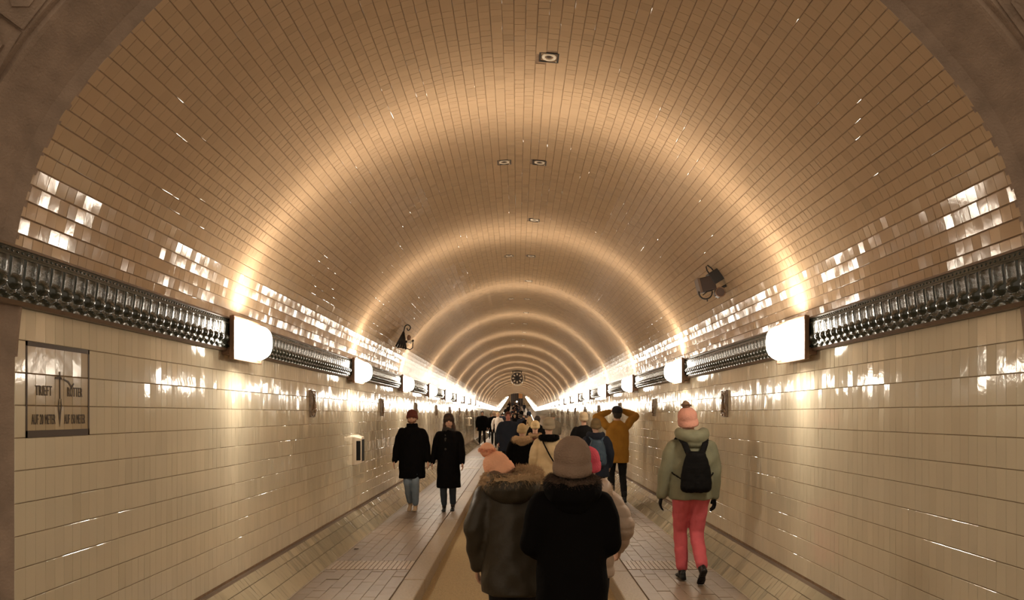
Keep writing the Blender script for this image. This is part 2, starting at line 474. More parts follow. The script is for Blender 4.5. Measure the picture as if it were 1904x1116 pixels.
# ---- floor: road, curbs, pavements
floor = empty('floor'); tag(floor, kind='structure')
sweep('road_surface', [(CU0 + .02, ROAD), (-CU0 - .02, ROAD)], [-6, Y0, YB, 100, YE + 6], M['road'], floor)
for s in (-1, 1):
    o = s
    pr = [(s * (CU0 + .01), ROAD - .05), (s * (CU0 + .01), -.012), (s * (GX + .02), -.012)]
    if s > 0: pr = pr[::-1]
    sweep('pavement_bed', pr[::-1], [-6, 30], M['paver_joint'], floor)
    # curb stones
    bm = bmesh.new(); box(bm, -(CU1 - CU0) / 2 + .003, (CU1 - CU0) / 2 - .003, -.722, .722, -.19, 0.0, .012)
    cs = bm_obj('curb_stone', bm, M['curb'], floor)
    y = 1.1 + (0.0 if s < 0 else .4); first = True
    k = 0
    while y < 42:
        c = cs if first else inst(cs, floor)
        first = False
        c.location = (s * (CU0 + CU1) / 2, y, rnd.gauss(0, .0015))
        y += 1.45; k += 1
    yend = y - .725
    pr = [(s * CU0, ROAD - .02), (s * CU0, 0), (s * CU1, 0)]
    if s < 0: pr = pr[::-1]
    sweep('far_curb', pr[::-1] if s > 0 else pr[::-1], [yend, YB, 100, YE + 6], M['curb'], floor)
    pr = [(s * CU1, 0), (s * (GX + .01), 0)]
    if s > 0: pr = pr[::-1]
    sweep('far_pavement', pr, [30, YB, 100, YE + 6], M['paver_far'], floor)
    # bands of the pavement: bricks, then a pale ribbed plate
    bands = [8.1, 23.2, 27.9]
    PX0, PX1 = CU1 + .004, GX - .008
    NC = 7
    pw = (PX1 - PX0) / NC; pl = .25
    bm = bmesh.new(); box(bm, -pw / 2 + .0012, pw / 2 - .0012, -pl / 2 + .0012, pl / 2 - .0012, -.02, 0, .003)
    pav = bm_obj('paving_brick', bm, M['paver'], floor)
    C = []; SC = []
    segs = [(2.0, bands[0]), (bands[0] + .49, bands[1]), (bands[1] + .49, bands[2]), (bands[2] + .49, 30.0)]
    for a_, b_ in segs:
        for c in range(NC):
            y = a_; l = pl / 2 if c % 2 else pl
            while y < b_ - .01:
                l = min(l, b_ - y)
                if b_ - y - l < .05: l = b_ - y
                C.append((s * (PX0 + (c + .5) * pw), y + l / 2, 0)); SC.append(l / pl)
                y += l; l = pl
    C = np.array(C); SC = np.array(SC)
    nr = split_near(C, 280)
    first = True
    for i in np.nonzero(nr)[0]:
        p = pav if first else inst(pav, floor)
        first = False
        p.location = (C[i][0], C[i][1], rnd.gauss(0, .0012)); p.rotation_euler = (rnd.gauss(0, .003), rnd.gauss(0, .004), 0); p.scale = (1, SC[i], 1)
    rest = C[~nr]; rsc = SC[~nr]
    T = np.tile(np.array([0., 1, 0]), (len(rest), 1)); Nn = np.tile(np.array([0, 0, 1.]), (len(rest), 1))
    tile_field('paving_bricks', rest, T, Nn, pl / 2 * rsc - .001, pw / 2 - .001, M['paver'], floor, sig=.004, bev=.003)
    for b in bands:
        bm = bmesh.new()
        nx = 18
        for k in range(nx):
            x0 = PX0 + (PX1 - PX0) * k / nx; x1 = PX0 + (PX1 - PX0) * (k + 1) / nx
            for j in range(6):
                ya = b + .02 + .078 * j
                box(bm, s * x0 + s * .004 if s > 0 else -x1 + .004, s * x1 - s * .004 if s > 0 else -x0 - .004, ya + .004, ya + .074, -.02, .001)
        bo = bm_obj('ribbed_plate', bm, M['paver_pale'], floor); bo['kind'] = 'stuff'
hall = mesh_obj('hall_floor', [(-6, -6, ROAD - .03), (6, -6, ROAD - .03), (6, 3.3, ROAD - .03), (-6, 3.3, ROAD - .03)], [(0, 1, 2, 3)], M['paver_far'], floor)

# ---- ceramic frieze on both sides
EG = 0.100
def egg_unit():
    nu, nv = 12, 24
    z0, z1 = ZF0 + .018, ZF1 - .055
    V = []; Fc = []
    for j in range(nv + 1):
        z = z0 + (z1 - z0) * j / nv
        zr = z - ZF0
        for i in range(nu + 1):
            u = -1 + 2 * i / nu
            y = u * EG / 2
            d = .05
            wave = .040 + .010 * math.cos(u * math.pi)
            if zr < wave: d = .052 + .006 * math.exp(-((zr - wave) / .01) ** 2)
            else: d = .056 + .016 * math.exp(-((zr - wave) / .009) ** 2)
            # egg
            eu, ez = u / .86, (zr - .098) / .034
            r2 = eu * eu + ez * ez
            if r2 < 1: d = max(d, .052 + .034 * math.sqrt(1 - r2))
            # flute above it
            if zr > .098:
                t = min(1, (zr - .098) / .02)
                up = max(0, min(1, (zr - .11) / .08))
                pan = .060 + .010 * up + .008 * u * u
                if abs(u) > .84: pan = .052
                d = max(.05, .052 + (pan - .052) * t)
                if r2 < 1: d = max(d, .052 + .034 * math.sqrt(1 - r2))
            elif abs(u) > .92: d = min(d, .06)
            V.append((d, y, z - ZF0))
    for j in range(nv):
        for i in range(nu):
            a = j * (nu + 1) + i
            Fc.append((a, a + 1, a + nu + 2, a + nu + 1))
    return V, Fc
EV, EF = egg_unit()
def frieze(side, name):
    s = side
    fr = empty(name); tag(fr, kind='structure')
    Vx = [(-s * d, y, z) for d, y, z in EV]
    FF = EF if s < 0 else [f[::-1] for f in EF]
    e0 = mesh_obj('egg_moulding', Vx, FF, M['frieze'], fr, True)
    ys = 2.9
    n = 288
    for i in range(n):
        e = e0 if i == 0 else inst(e0, fr)
        e.location = (s * WX, ys + EG * (i + .5), ZF0)
    def pro(pts): return [(s * (WX - d), z) for d, z in pts]
    full = [2.9, YB, 98, YE]
    # top moulding: fillet, beaded strip, cover strip
    a = sweep('top_fillet', pro([(0, ZF1 - .056), (.076, ZF1 - .056), (.076, ZF1 - .046), (.066, ZF1 - .04), (.066, ZF1 - .012), (0, ZF1 - .012)])[::(-1 if s < 0 else 1)], full, M['frieze'], fr, closed=True)
    a = sweep('cover_strip', pro([(0, ZF1 - .012), (.074, ZF1 - .012), (.070, ZF1 + .002), (0, ZF1 + .002)])[::(-1 if s < 0 else 1)], full, M['frieze_brown'], fr, closed=True)
    a = sweep('base_strip', pro([(0, ZF0 - .002), (.040, ZF0 - .002), (.052, ZF0 + .020), (0, ZF0 + .02)])[::(-1 if s < 0 else 1)], full, M['frieze_brown'], fr, closed=True)
    a = sweep('far_moulding', pro([(0, ZF0 + .01), (.056, ZF0 + .018), (.062, ZF0 + .05), (.082, ZF0 + .10), (.062, ZF0 + .13), (.07, ZF0 + .21), (0, ZF0 + .21)])[::(-1 if s < 0 else 1)], [ys + EG * n, YB, 98, YE], M['frieze'], fr, closed=True)
    # bead row
    bm = bmesh.new()
    y = 2.92
    while y < 16:
        sphere(bm, (s * (WX - .066), y, ZF1 - .027), .007, 1, (.7, 1.2, 1)); y += .036
    b = bm_obj('bead_row', bm, M['frieze'], fr, True); b['kind'] = 'stuff'
frieze(-1, 'trim_1'); frieze(1, 'trim_2')

# ---- portal arch (splayed stone ring with coffers)
portal = empty('wall_front'); tag(portal, kind='structure')
def ring_prof(name, rp, mat, a_from=-.02, parent=portal, seg=72, legs=True):
    """rp: list of (radius, y); arch ring with straight legs below the springing"""
    V = []; Fc = []
    angs = [k / seg * math.pi for k in range(seg + 1)]
    path = ([('leg', 1)] if legs else []) + [('a', a) for a in angs] + ([('leg', -1)] if legs else [])
    for kind, a in path:
        for r, y in rp:
            if kind == 'leg': V.append((a * (r - RC + WX + .002), y, -.2))
            else:
                q = min(a, math.pi - a); f = 1 if q > A0 * .8 else 0
                rr = r - RC + (rv(a) * f + (WX + .002) * (1 - f))
                V.append((rr * math.cos(a), y, ZC + rr * math.sin(a)))
    n = len(rp)
    for i in range(len(path) - 1):
        for k in range(n - 1):
            a = i * n + k
            Fc.append((a, a + n, a + n + 1, a + 1))
    return mesh_obj(name, V, Fc, mat, parent, False)
ring_prof('smooth_reveal', [(RC + .001, Y0 + .02), (RC + .001, Y0), (RC + .045, Y0 - .03), (RC + .14, Y0 - .20)], M['stone'])
ring_prof('roll_moulding', [(RC + .139, Y0 - .20), (RC + .15, Y0 - .215), (RC + .17, Y0 - .215), (RC + .175, Y0 - .24), (RC + .195, Y0 - .25)], M['stone'])
ring_prof('coffer_bed', [(RC + .194, Y0 - .249), (RC + .31, Y0 - .36)], M['stone'])
ring_prof('outer_roll', [(RC + .30, Y0 - .35), (RC + .31, Y0 - .385), (RC + .34, Y0 - .39), (RC + .345, Y0 - .38)], M['stone_pale'])
ring_prof('hall_face', [(RC + .34, Y0 - .38), (RC + 3.2, Y0 - .38)], M['stone_pale'])
# raised coffer frames on the splay
u0, u1 = Vector((RC + .199, Y0 - .252)), Vector((RC + .305, Y0 - .357))
ud = (u1 - u0); ul = ud.length; ud.normalize(); un = Vector((-ud.y * -1, ud.x * -1))
def splay(ang, t, h):
    p = u0 + ud * t * ul
    nr = -1 * Vector((-ud.y, ud.x))              # away from the wall body, towards the opening
    q = p + nr * h
    return Vector((q.x * math.cos(ang), q.y, ZC + q.x * math.sin(ang)))
cofs = math.radians(6.6)
for k in range(27):
    a = math.radians(3.3) + k * cofs
    if a > math.pi - .02: break
    bm = bmesh.new()
    w = cofs / 2
    # outer frame octagon-like ring, stepped down to a pointed middle
    def loop(sw, t0, t1, h, hexa):
        if hexa: pts = [(-sw, .5), (-sw * .55, t1), (sw * .55, t1), (sw, .5), (sw * .55, t0), (-sw * .55, t0)]
        else: pts = [(-sw, .5), (-sw, t1), (sw, t1), (sw, .5), (sw, t0), (-sw, t0)]
        return [splay(a + x, t, h) for x, t in pts]
    rings = [loop(w * .97, .0, 1.0, .0, False), loop(w * .97, .0, 1.0, -.016, False), loop(w * .70, .14, .86, -.018, True), loop(w * .62, .2, .8, -.004, True), loop(w * .36, .34, .66, -.012, True)]
    vr = [[bm.verts.new(p) for p in r] for r in rings]
    for i in range(len(vr) - 1):
        for j in range(6):
            bm.faces.new((vr[i][j], vr[i][(j + 1) % 6], vr[i + 1][(j + 1) % 6], vr[i + 1][j]))
    bm.faces.new(vr[-1])
    bmesh.ops.recalc_face_normals(bm, faces=bm.faces)
    bm_obj('coffer', bm, M['stone'], portal)

# ---- far end of the tunnel
ez = zo(YE)
endw = mesh_obj('wall_back', [(-4, YE, ez - 1), (4, YE, ez - 1), (4, YE, ez + 6), (-4, YE, ez + 6)], [(0, 3, 2, 1)], M['stone_pale']); tag(endw, kind='structure')
gate = empty('lift_gate', (0, YE - .3, ez)); tag(gate, 'dark lift gate closing the far end of the tunnel', 'gate')
bm = bmesh.new(); box(bm, -1.5, 1.5, 0, .1, -.1, 3.3); bm_obj('gate_leaf', bm, M['dark_metal'], gate)
for k in range(7):
    bm = bmesh.new(); box(bm, -1.5 + k * .48, -1.44 + k * .48, -.06, 0, -.1, 3.3); bm_obj('gate_bar', bm, M['brass'], gate)
pan = empty('notice_panel', (.9, YE - .9, ez)); tag(pan, 'orange brown panel right of the far gate', 'panel')
bm = bmesh.new(); box(bm, -.5, .5, 0, .1, 1.9, 3.1, .02); bm_obj('board', bm, mat_plain('orange_board', (.45, .2, .06), .6), pan)
bm = bmesh.new(); box(bm, -.5, -.44, .0, .08, 0, 1.9); box(bm, .44, .5, .0, .08, 0, 1.9); bm_obj('post_pair', bm, M['dark_metal'], pan)

# ================================================================== WALL LAMPS
DOWN = 0.12
IES_S = -1
def ies_text():
    t = bpy.data.texts.new('lamp_distribution.ies')
    ang = list(range(0, 181, 5))
    val = [1000 * (SHEET_BASE + (1 - SHEET_BASE) * math.exp(-((a - 90) / 13.5) ** 2)) for a in ang]
    s = 'IESNA:LM-63-2002\n[TEST] corridor\n[MANUFAC] none\nTILT=NONE\n'
    hor = list(range(0, 361, 30))
    s += '1 1000 1 %d %d 1 2 0 0 0\n1 1 10\n' % (len(ang), len(hor))
    s += ' '.join(str(a) for a in ang) + '\n' + ' '.join(str(h) for h in hor) + '\n'
    for h in hor:
        up = 0.5 + 0.5 * math.cos(math.radians(h)) * IES_S       # 1 straight up, 0 straight down
        k = DOWN + (1 - DOWN) * min(1, max(0, up * 2.0 - .55))
        k *= 1 - .84 * max(0, 1 - abs(h - 180) / 70.0)
        s += ' '.join('%.1f' % (v * k) for v in val) + '\n'
    t.write(s)
    return t
ies = ies_text()
LN, LH = .62, .165      # lamp length along the wall, half height
def pillow(s):
    """rounded glass bowl, bulging away from the wall; s = side"""
    bm = bmesh.new()
    nu, nv = 18, 18
    def P(u, v):
        eu = math.copysign(abs(math.sin(u)) ** .55, math.sin(u)); ev = math.copysign(abs(math.sin(v)) ** .55, math.sin(v))
        return eu, ev
    grid = []
    for j in range(nv + 1):
        row = []
        for i in range(nu + 1):
            u = -1 + 2 * i / nu; v = -1 + 2 * j / nv
            su = math.sin(u * math.pi / 2); sv = math.sin(v * math.pi / 2)
            d = (max(0, 1 - abs(su) ** 3.2)) ** .42 * (max(0, 1 - abs(sv) ** 3.0)) ** .45
            row.append(bm.verts.new((-s * (.012 + .165 * d), su * (LN / 2 - .03), sv * (LH - .02))))
        grid.append(row)
    for j in range(nv):
        for i in range(nu):
            f = (grid[j][i], grid[j][i + 1], grid[j + 1][i + 1], grid[j + 1][i])
            bm.faces.new(f if s < 0 else f[::-1])
    return bm
ORD = ['first', 'second', 'third', 'fourth', 'fifth', 'sixth', 'seventh', 'eighth', 'ninth', 'tenth', 'eleventh', 'twelfth']
light_near = {}
def make_lamp(s):
    root = empty('wall_lamp')
    bm = bmesh.new(); box(bm, -.010, .010, -LN / 2 - .008, LN / 2 + .008, -LH - .008, LH + .008, .004); box(bm, *sorted((s * .01, s * .085)), -LN / 2 + .03, LN / 2 - .03, -LH + .03, LH - .03); bm_obj('back_plate', bm, M['brass'], root)
    bm = bmesh.new()
    d0, d1 = sorted((-s * .008, -s * .030))
    box(bm, d0, d1, -LN / 2 - .014, LN / 2 + .014, LH - .004, LH + .012, .003)
    box(bm, d0, d1, -LN / 2 - .014, LN / 2 + .014, -LH - .012, -LH + .004, .003)
    box(bm, d0, d1, -LN / 2 - .014, -LN / 2 + .006, -LH, LH, .003)
    box(bm, d0, d1, LN / 2 - .006, LN / 2 + .014, -LH, LH, .003)
    bm_obj('rim', bm, M['brass'], root)
    g = bm_obj('glass_shade', pillow(s), M['lamp_glass'], root, True); g.location = (-s * .010, 0, 0)
    for zz in (-.10, .125):
        bm = bmesh.new()
        pts = []
        for k in range(15):
            u = -1 + 2 * k / 14; su = math.sin(u * math.pi / 2); sv = zz / (LH - .02)
            d = (max(0, 1 - abs(su) ** 3.2)) ** .42 * (max(0, 1 - abs(sv) ** 3.0)) ** .45
            pts.append((-s * (.010 + .018 + .165 * d), su * (LN / 2 - .028), zz))
        tube(bm, pts, .0025, 5)
        bm_obj('glass_strap', bm, M['brass'], root)
    return root
lamp_light = bpy.data.lights.new('lamp_sheet', 'POINT')
lamp_light.energy = SHEET_W; lamp_light.color = LAMP_COLOR; lamp_light.shadow_soft_size = .15
lamp_light.use_nodes = True
nt = lamp_light.node_tree
ie = nt.nodes.new('ShaderNodeTexIES'); ie.mode = 'INTERNAL'; ie.ies = ies
em = [n for n in nt.nodes if n.type == 'EMISSION'][0]
mulx = nt.nodes.new('ShaderNodeMath'); mulx.operation = 'MULTIPLY'; mulx.inputs[1].default_value = 1.0
nt.links.new(ie.outputs['Fac'], mulx.inputs[0]); nt.links.new(mulx.outputs[0], em.inputs['Strength'])
for s in (-1, 1):
    sd = 'left' if s < 0 else 'right'
    proto = make_lamp(s)
    roots = [proto] + [copy_tree(proto) for _ in LAMPS[1:]]
    for i, y in enumerate(LAMPS):
        o = roots[i]
        yc = y + LN / 2
        o.location = (s * (WX - .090), yc, ZF0 + .105 + zo(yc))
        if i < 12: tag(o, '%s lit glass wall lamp from the portal on the %s wall frieze' % (ORD[i], sd), 'wall lamp', 'lamps along the %s wall' % sd)
        else: tag(o, 'distant lit lamp merging into the bright line far down the %s wall' % sd, 'wall lamp', 'distant lamps of the %s wall' % sd)
        if i < 34:
            L_ = bpy.data.objects.new('lamp_bulb', lamp_light)
            link(L_, o); L_.location = (-s * .115, 0, .0); L_.rotation_euler = (math.radians(90), 0, 0)

# ================================================================== RELIEF PLAQUES
def relief(s):
    root = empty('relief_plaque')
    # block
    hw, hh = .085, .155
    bm = bmesh.new(); box(bm, *sorted((0, -s * .028)), -hw, hw, -hh, hh, .005); bm_obj('block', bm, M['plaque'], root)
    # scrolls and a figure like a leaping dolphin in relief
    bm = bmesh.new()
    d = -s * .032
    for q in (-1, 1):
        pts = []
        for k in range(22):
            t = k / 21; a = t * 2.2 * 2 * math.pi; r = .038 * (1 - t * .75)
            pts.append((d, q * (.042 - 0) + q * r * math.cos(a) * .9, -hh + .045 + r * math.sin(a)))
        tube(bm, pts, [.011 * (1 - .5 * k / 21) for k in range(22)], 7)
    bm_obj('scroll', bm, M['plaque'], root, True)
    bm = bmesh.new()
    pts = [(d, -.02 + .05 * math.sin(k / 11 * 3.6), -.09 + .21 * k / 11) for k in range(12)]
    tube(bm, pts, [.028 - .0016 * k for k in range(12)], 9)
    sphere(bm, (d, .03, -.075), .032, 2, (.9, 1, .9))
    for q in (-1, 1): tube(bm, [(d, .0, .1), (d, q * .03, .125), (d, q * .055, .12)], [.016, .012, .004], 7)
    bm_obj('figure', bm, M['plaque'], root, True)
    bm = bmesh.new()
    for q in (-1, 1): tube(bm, [(d, q * .07, -.06), (d, q * .062, .0), (d, q * .074, .06), (d, q * .055, .12), (d, q * .07, .14)], .010, 7)
    bm_obj('leaf_border', bm, M['plaque'], root, True)
    return root
for s in (-1, 1):
    sd = 'left' if s < 0 else 'right'
    proto = relief(s)
    for i, y in enumerate(PLAQ):
        o = proto if i == 0 else copy_tree(proto)
        o.location = (s * (WX + .001), y, 1.795)
        if i < 12: tag(o, '%s brown glazed relief plaque from the portal on the %s wall' % (ORD[i], sd), 'plaque', 'relief plaques of the %s wall' % sd)
        else: tag(o, 'distant brown relief plaque far down the %s wall under the lamp line' % sd, 'plaque', 'distant relief plaques of the %s wall' % sd)

# ================================================================== TILE SIGN
sign = empty('tile_sign', (-WX, (SIGN_Y0 + SIGN_Y1) / 2, ZF0 - 2.5 * TH))
tag(sign, 'brown framed tile sign with depth lettering on the left wall', 'sign')
ny = 6; sw = TW * 6; hh = 1.5 * TH
me = tile_proto('tile', TW / 2, TH / 2, M['sign_tile'])
SY = [Y0 + (k + .5) * TW for k in range(20) if SIGN_Y0 < Y0 + (k + .5) * TW < SIGN_Y1]
sy0, sy1 = SY[0] - TW / 2, SY[-1] + TW / 2
sign.location.y = (sy0 + sy1) / 2
sw = (sy1 - sy0) / 2
for r in range(3):
    for y in SY:
        place_tile('tile', me, (0, y - sign.location.y, TH * (1 - r)), (0, 1, 0), (1, 0, 0), sign, .014, .008)
for nm, a in (('top_border', (-sw, sw, hh - .022, hh)), ('bottom_border', (-sw, sw, -hh, -hh + .034)), ('side_border', (-sw, -sw + .012, -hh, hh)), ('side_border', (sw - .012, sw, -hh, hh))):
    bm = bmesh.new(); box(bm, .0002, .0022, *a); bm_obj(nm, bm, M['sign_dark'], sign)
def text_mesh(txt, size, xs, loc, parent, mat, name='lettering', ext=.0008):
    cu = bpy.data.curves.new('t', 'FONT'); cu.body = txt; cu.size = size; cu.extrude = ext; cu.align_x = 'CENTER'; cu.align_y = 'CENTER'; cu.resolution_u = 3
    cu.space_character = 1.12
    o = bpy.data.objects.new('t', cu); COL.objects.link(o)
    dg = bpy.context.evaluated_depsgraph_get()
    me = bpy.data.meshes.new_from_object(o.evaluated_get(dg))
    bpy.data.objects.remove(o)
    # local x -> +Y of the world on the left wall, local y -> Z
    for v in me.vertices: v.co = Vector((.0022 + v.co.z, v.co.x * xs, v.co.y))
    me.materials.clear(); me.materials.append(mat)
    r = link(bpy.data.objects.new(name, me), parent); r.location = loc
    return r
text_mesh('AUF 20 METER', .072, .37, (0, -sw * .49, -hh + .085), sign, M['sign_dark'])
text_mesh('AUF 150 METER', .072, .345, (0, sw * .49, -hh + .085), sign, M['sign_dark'])
text_mesh('TRIEFT', .072, .55, (0, -sw * .49, -.005), sign, M['sign_dark'])
text_mesh('ROTTER', .072, .47, (0, sw * .49, -.005), sign, M['sign_dark'])
bm = bmesh.new()
def flat_shape(bm, pts, x=.003, t=.0012):
    v = [bm.verts.new((x, a, b)) for a, b in pts]; bm.faces.new(v)
    w = [bm.verts.new((x - t, a, b)) for a, b in pts]
    for i in range(len(pts)): bm.faces.new((v[i], v[(i + 1) % len(pts)], w[(i + 1) % len(pts)], w[i]))
flat_shape(bm, [(0, -.185), (.010, -.11), (.016, -.08), (.010, -.04), (.006, -.06), (.009, -.08), (.0, -.12), (-.009, -.08), (-.006, -.06), (-.010, -.04), (-.016, -.08), (-.010, -.11)])
flat_shape(bm, [(-.004, -.04), (.004, -.04), (.003, .10), (-.003, .10)])
bm_obj('plumb_line', bm, M['sign_dark'], sign)
bm = bmesh.new()
flat_shape(bm, [(-.045, .06), (.02, .06), (.012, .072), (-.004, .074), (-.008, .084), (-.016, .074), (-.036, .072)])
flat_shape(bm, [(.03, .065), (.075, .055), (.10, .03), (.12, .045), (.125, .04), (.10, .018), (.07, .045), (.03, .058)])
bm_obj('ship_emblem', bm, M['sign_dark'], sign)

# ================================================================== CEILING FITTINGS
def fitting():
    root = empty('ceiling_fitting')
    bm = bmesh.new()
    # open dark tray let into the vault
    a = .072
    box(bm, -a, a, -a, -a + .012, -.004, .028); box(bm, -a, a, a - .012, a, -.004, .028)
    box(bm, -a, -a + .012, -a + .012, a - .012, -.004, .028); box(bm, a - .012, a, -a + .012, a - .012, -.004, .028)
    bm_obj('tray_rim', bm, M['dark_metal'], root)
    bm = bmesh.new(); box(bm, -a + .01, a - .01, -a + .01, a - .01, .018, .028); bm_obj('tray_back', bm, M['dark_metal'], root)
    bm = bmesh.new()
    n = 28; rr = [(.055, .004), (.052, -.003), (.044, -.006), (.034, -.003), (.030, .006)]
    vr = [[bm.verts.new((r * math.cos(k / n * 2 * math.pi), r * math.sin(k / n * 2 * math.pi), z)) for k in range(n)] for r, z in rr]
    for i in range(len(rr) - 1):
        for k in range(n): bm.faces.new((vr[i][k], vr[i][(k + 1) % n], vr[i + 1][(k + 1) % n], vr[i + 1][k]))
    bm_obj('white_ring', bm, M['white_ring'], root, True)
    bm = bmesh.new(); sphere(bm, (0, 0, .008), .024, 2, (1, 1, .5)); bm_obj('lens', bm, M['sign_dark'], root, True)
    bm = bmesh.new(); sphere(bm, (.055, .052, -.003), .006, 1); bm_obj('screw', bm, M['white_ring'], root)
    return root
proto = fitting()
for i, (fx, fy) in enumerate(FIX):
    o = proto if i == 0 else copy_tree(proto)
    th = math.asin(fx / RC)
    o.location = (fx, fy, ZC + RC * math.cos(th) + .002); o.rotation_euler = (0, th, 0)
    if i == 0: lb = 'single recessed fitting with a white ring high on the vault near the portal'
    elif i == 1: lb = 'recessed fitting, left one of the first pair on the vault'
    elif i == 2: lb = 'recessed fitting, right one of the first pair on the vault'
    elif i == 3: lb = 'single recessed fitting behind the first pair on the vault'
    elif i == 4: lb = 'recessed fitting, left one of the second pair on the vault'
    elif i == 5: lb = 'recessed fitting, right one of the second pair on the vault'
    else:
        blk, w_ = (i - 6) // 3, (i - 6) % 3
        w3 = ['third', 'fourth', 'fifth', 'sixth'][blk]
        lb = ['small single recessed fitting before the %s pair on the vault crown' % w3, 'small recessed fitting, left one of the %s pair on the vault crown' % w3, 'small recessed fitting, right one of the %s pair on the vault crown' % w3][w_]
    tag(o, lb, 'fitting', 'recessed fittings along the crown of the vault' if i < 6 else 'distant recessed fittings of the vault')

# ================================================================== VAULT CAMERAS
def circ(c, r, n, ax1, ax2, a0=0, a1=2 * math.pi):
    c = Vector(c)
    return [c + r * (math.cos(a0 + (a1 - a0) * k / (n - 1)) * Vector(ax1) + math.sin(a0 + (a1 - a0) * k / (n - 1)) * Vector(ax2)) for k in range(n)]
camr = empty('surveillance_camera', (2.035, 7.92, 3.055))
tag(camr, 'large dark surveillance camera with looped cables on the right of the vault', 'camera')
R_ = Euler((0, math.radians(-14), 0)).to_matrix().to_4x4()
def part(bm, name, mat, root, mtx=None, smooth=False):
    o = bm_obj(name, bm, mat, root, smooth)
    if mtx is not None: o.matrix_local = mtx
    return o
bm = bmesh.new(); box(bm, -.135, .02, -.05, .09, -.075, .075, .008); part(bm, 'camera_body', mat_plain('brown_metal', (.035, .018, .011), .55), camr, R_)
bm = bmesh.new(); box(bm, .0, .125, -.055, .08, -.03, .105, .008); part(bm, 'rear_housing', M['dark_metal'], camr, Euler((0, math.radians(-32), 0)).to_matrix().to_4x4())
bm = bmesh.new(); box(bm, -.155, -.13, -.055, .095, -.08, .08, .006); part(bm, 'front_bezel', mat_plain('bezel_metal', (.13, .08, .05), .5), camr, R_)
bm = bmesh.new(); box(bm, .115, .135, -.06, .085, -.03, .14, .006); part(bm, 'mount_plate', mat_plain('grey_metal', (.35, .28, .22), .4, .5), camr, Euler((0, math.radians(-32), 0)).to_matrix().to_4x4())
bm = bmesh.new(); cone(bm, (.08, -.02, -.10), .048, (.08, .06, -.10), .052, 24); part(bm, 'round_floodlight', mat_plain('grey_lamp', (.09, .055, .04), .4), camr)
bm = bmesh.new(); tube(bm, circ((.08, -.025, -.10), .05, 25, (1, 0, 0), (0, 0, 1)), .006, 6); part(bm, 'floodlight_rim', M['brass'], camr, smooth=True)
bm = bmesh.new(); tube(bm, circ((-.07, .0, -.10), .07, 18, (1, 0, 0), (0, 0, 1), math.pi * .95, math.pi * 2.05), .008, 6)
tube(bm, [(-.1, 0, -.13), (-.05, 0, -.09), (.0, 0, -.08)], .006, 6); tube(bm, [(-.055, 0, -.16), (-.05, 0, -.195)], .006, 6); part(bm, 'cable', M['dark_metal'], camr, smooth=True)
bm = bmesh.new(); tube(bm, [(-.02, 0, .08), (-.055, 0, .13), (-.065, 0, .17), (-.05, 0, .185), (-.01, 0, .155), (.025, 0, .11), (.04, 0, .08)], .007, 6); part(bm, 'cable_loop', M['dark_metal'], camr, smooth=True)
bm = bmesh.new(); tube(bm, [(.09, 0, .06), (.17, .02, .10)], .016, 8); tube(bm, [(.08, .02, -.06), (.2, .03, .0)], .013, 8); part(bm, 'bracket', M['dark_metal'], camr, smooth=True)

caml = empty('surveillance_camera', (-1.98, 13.44, 3.06))
tag(caml, 'smaller dark camera on a flared bracket on the left of the vault', 'camera')
bm = bmesh.new()
for k in range(5):
    tube(bm, [(-.06, 0, .09), (-.20 + .045 * k, 0, -.18 + (-.012 * k))], [.016, .02], 6)
part(bm, 'flared_bracket', M['dark_metal'], caml, smooth=True)
bm = bmesh.new(); tube(bm, [(-.06, -.0, .08)] + circ((.01, 0, .16), .05, 12, (-1, 0, 0), (0, 0, 1), .3, 4.6) + [(.0, 0, .15)], .011, 6); part(bm, 'cable_loop', M['dark_metal'], caml, smooth=True)
bm = bmesh.new(); sphere(bm, (.035, 0, -.02), .045, 2, (.8, 1, 1.2)); part(bm, 'dome_camera', M['brass'], caml, smooth=True)
bm = bmesh.new(); tube(bm, [(-.18, 0, -.19), (-.02, 0, -.2), (.05, 0, -.235), (.10, 0, -.2), (.105, 0, -.1)], .010, 6); part(bm, 'cable', M['dark_metal'], caml, smooth=True)
bm = bmesh.new(); cone(bm, (.04, -.02, -.09), .032, (.04, .06, -.09), .036, 14); part(bm, 'lens', M['white_ring'], caml)
bm = bmesh.new(); sphere(bm, (.105, 0, -.075), .024, 2); sphere(bm, (-.015, 0, -.09), .024, 2); part(bm, 'knob_pair', M['dark_metal'], caml, smooth=True)

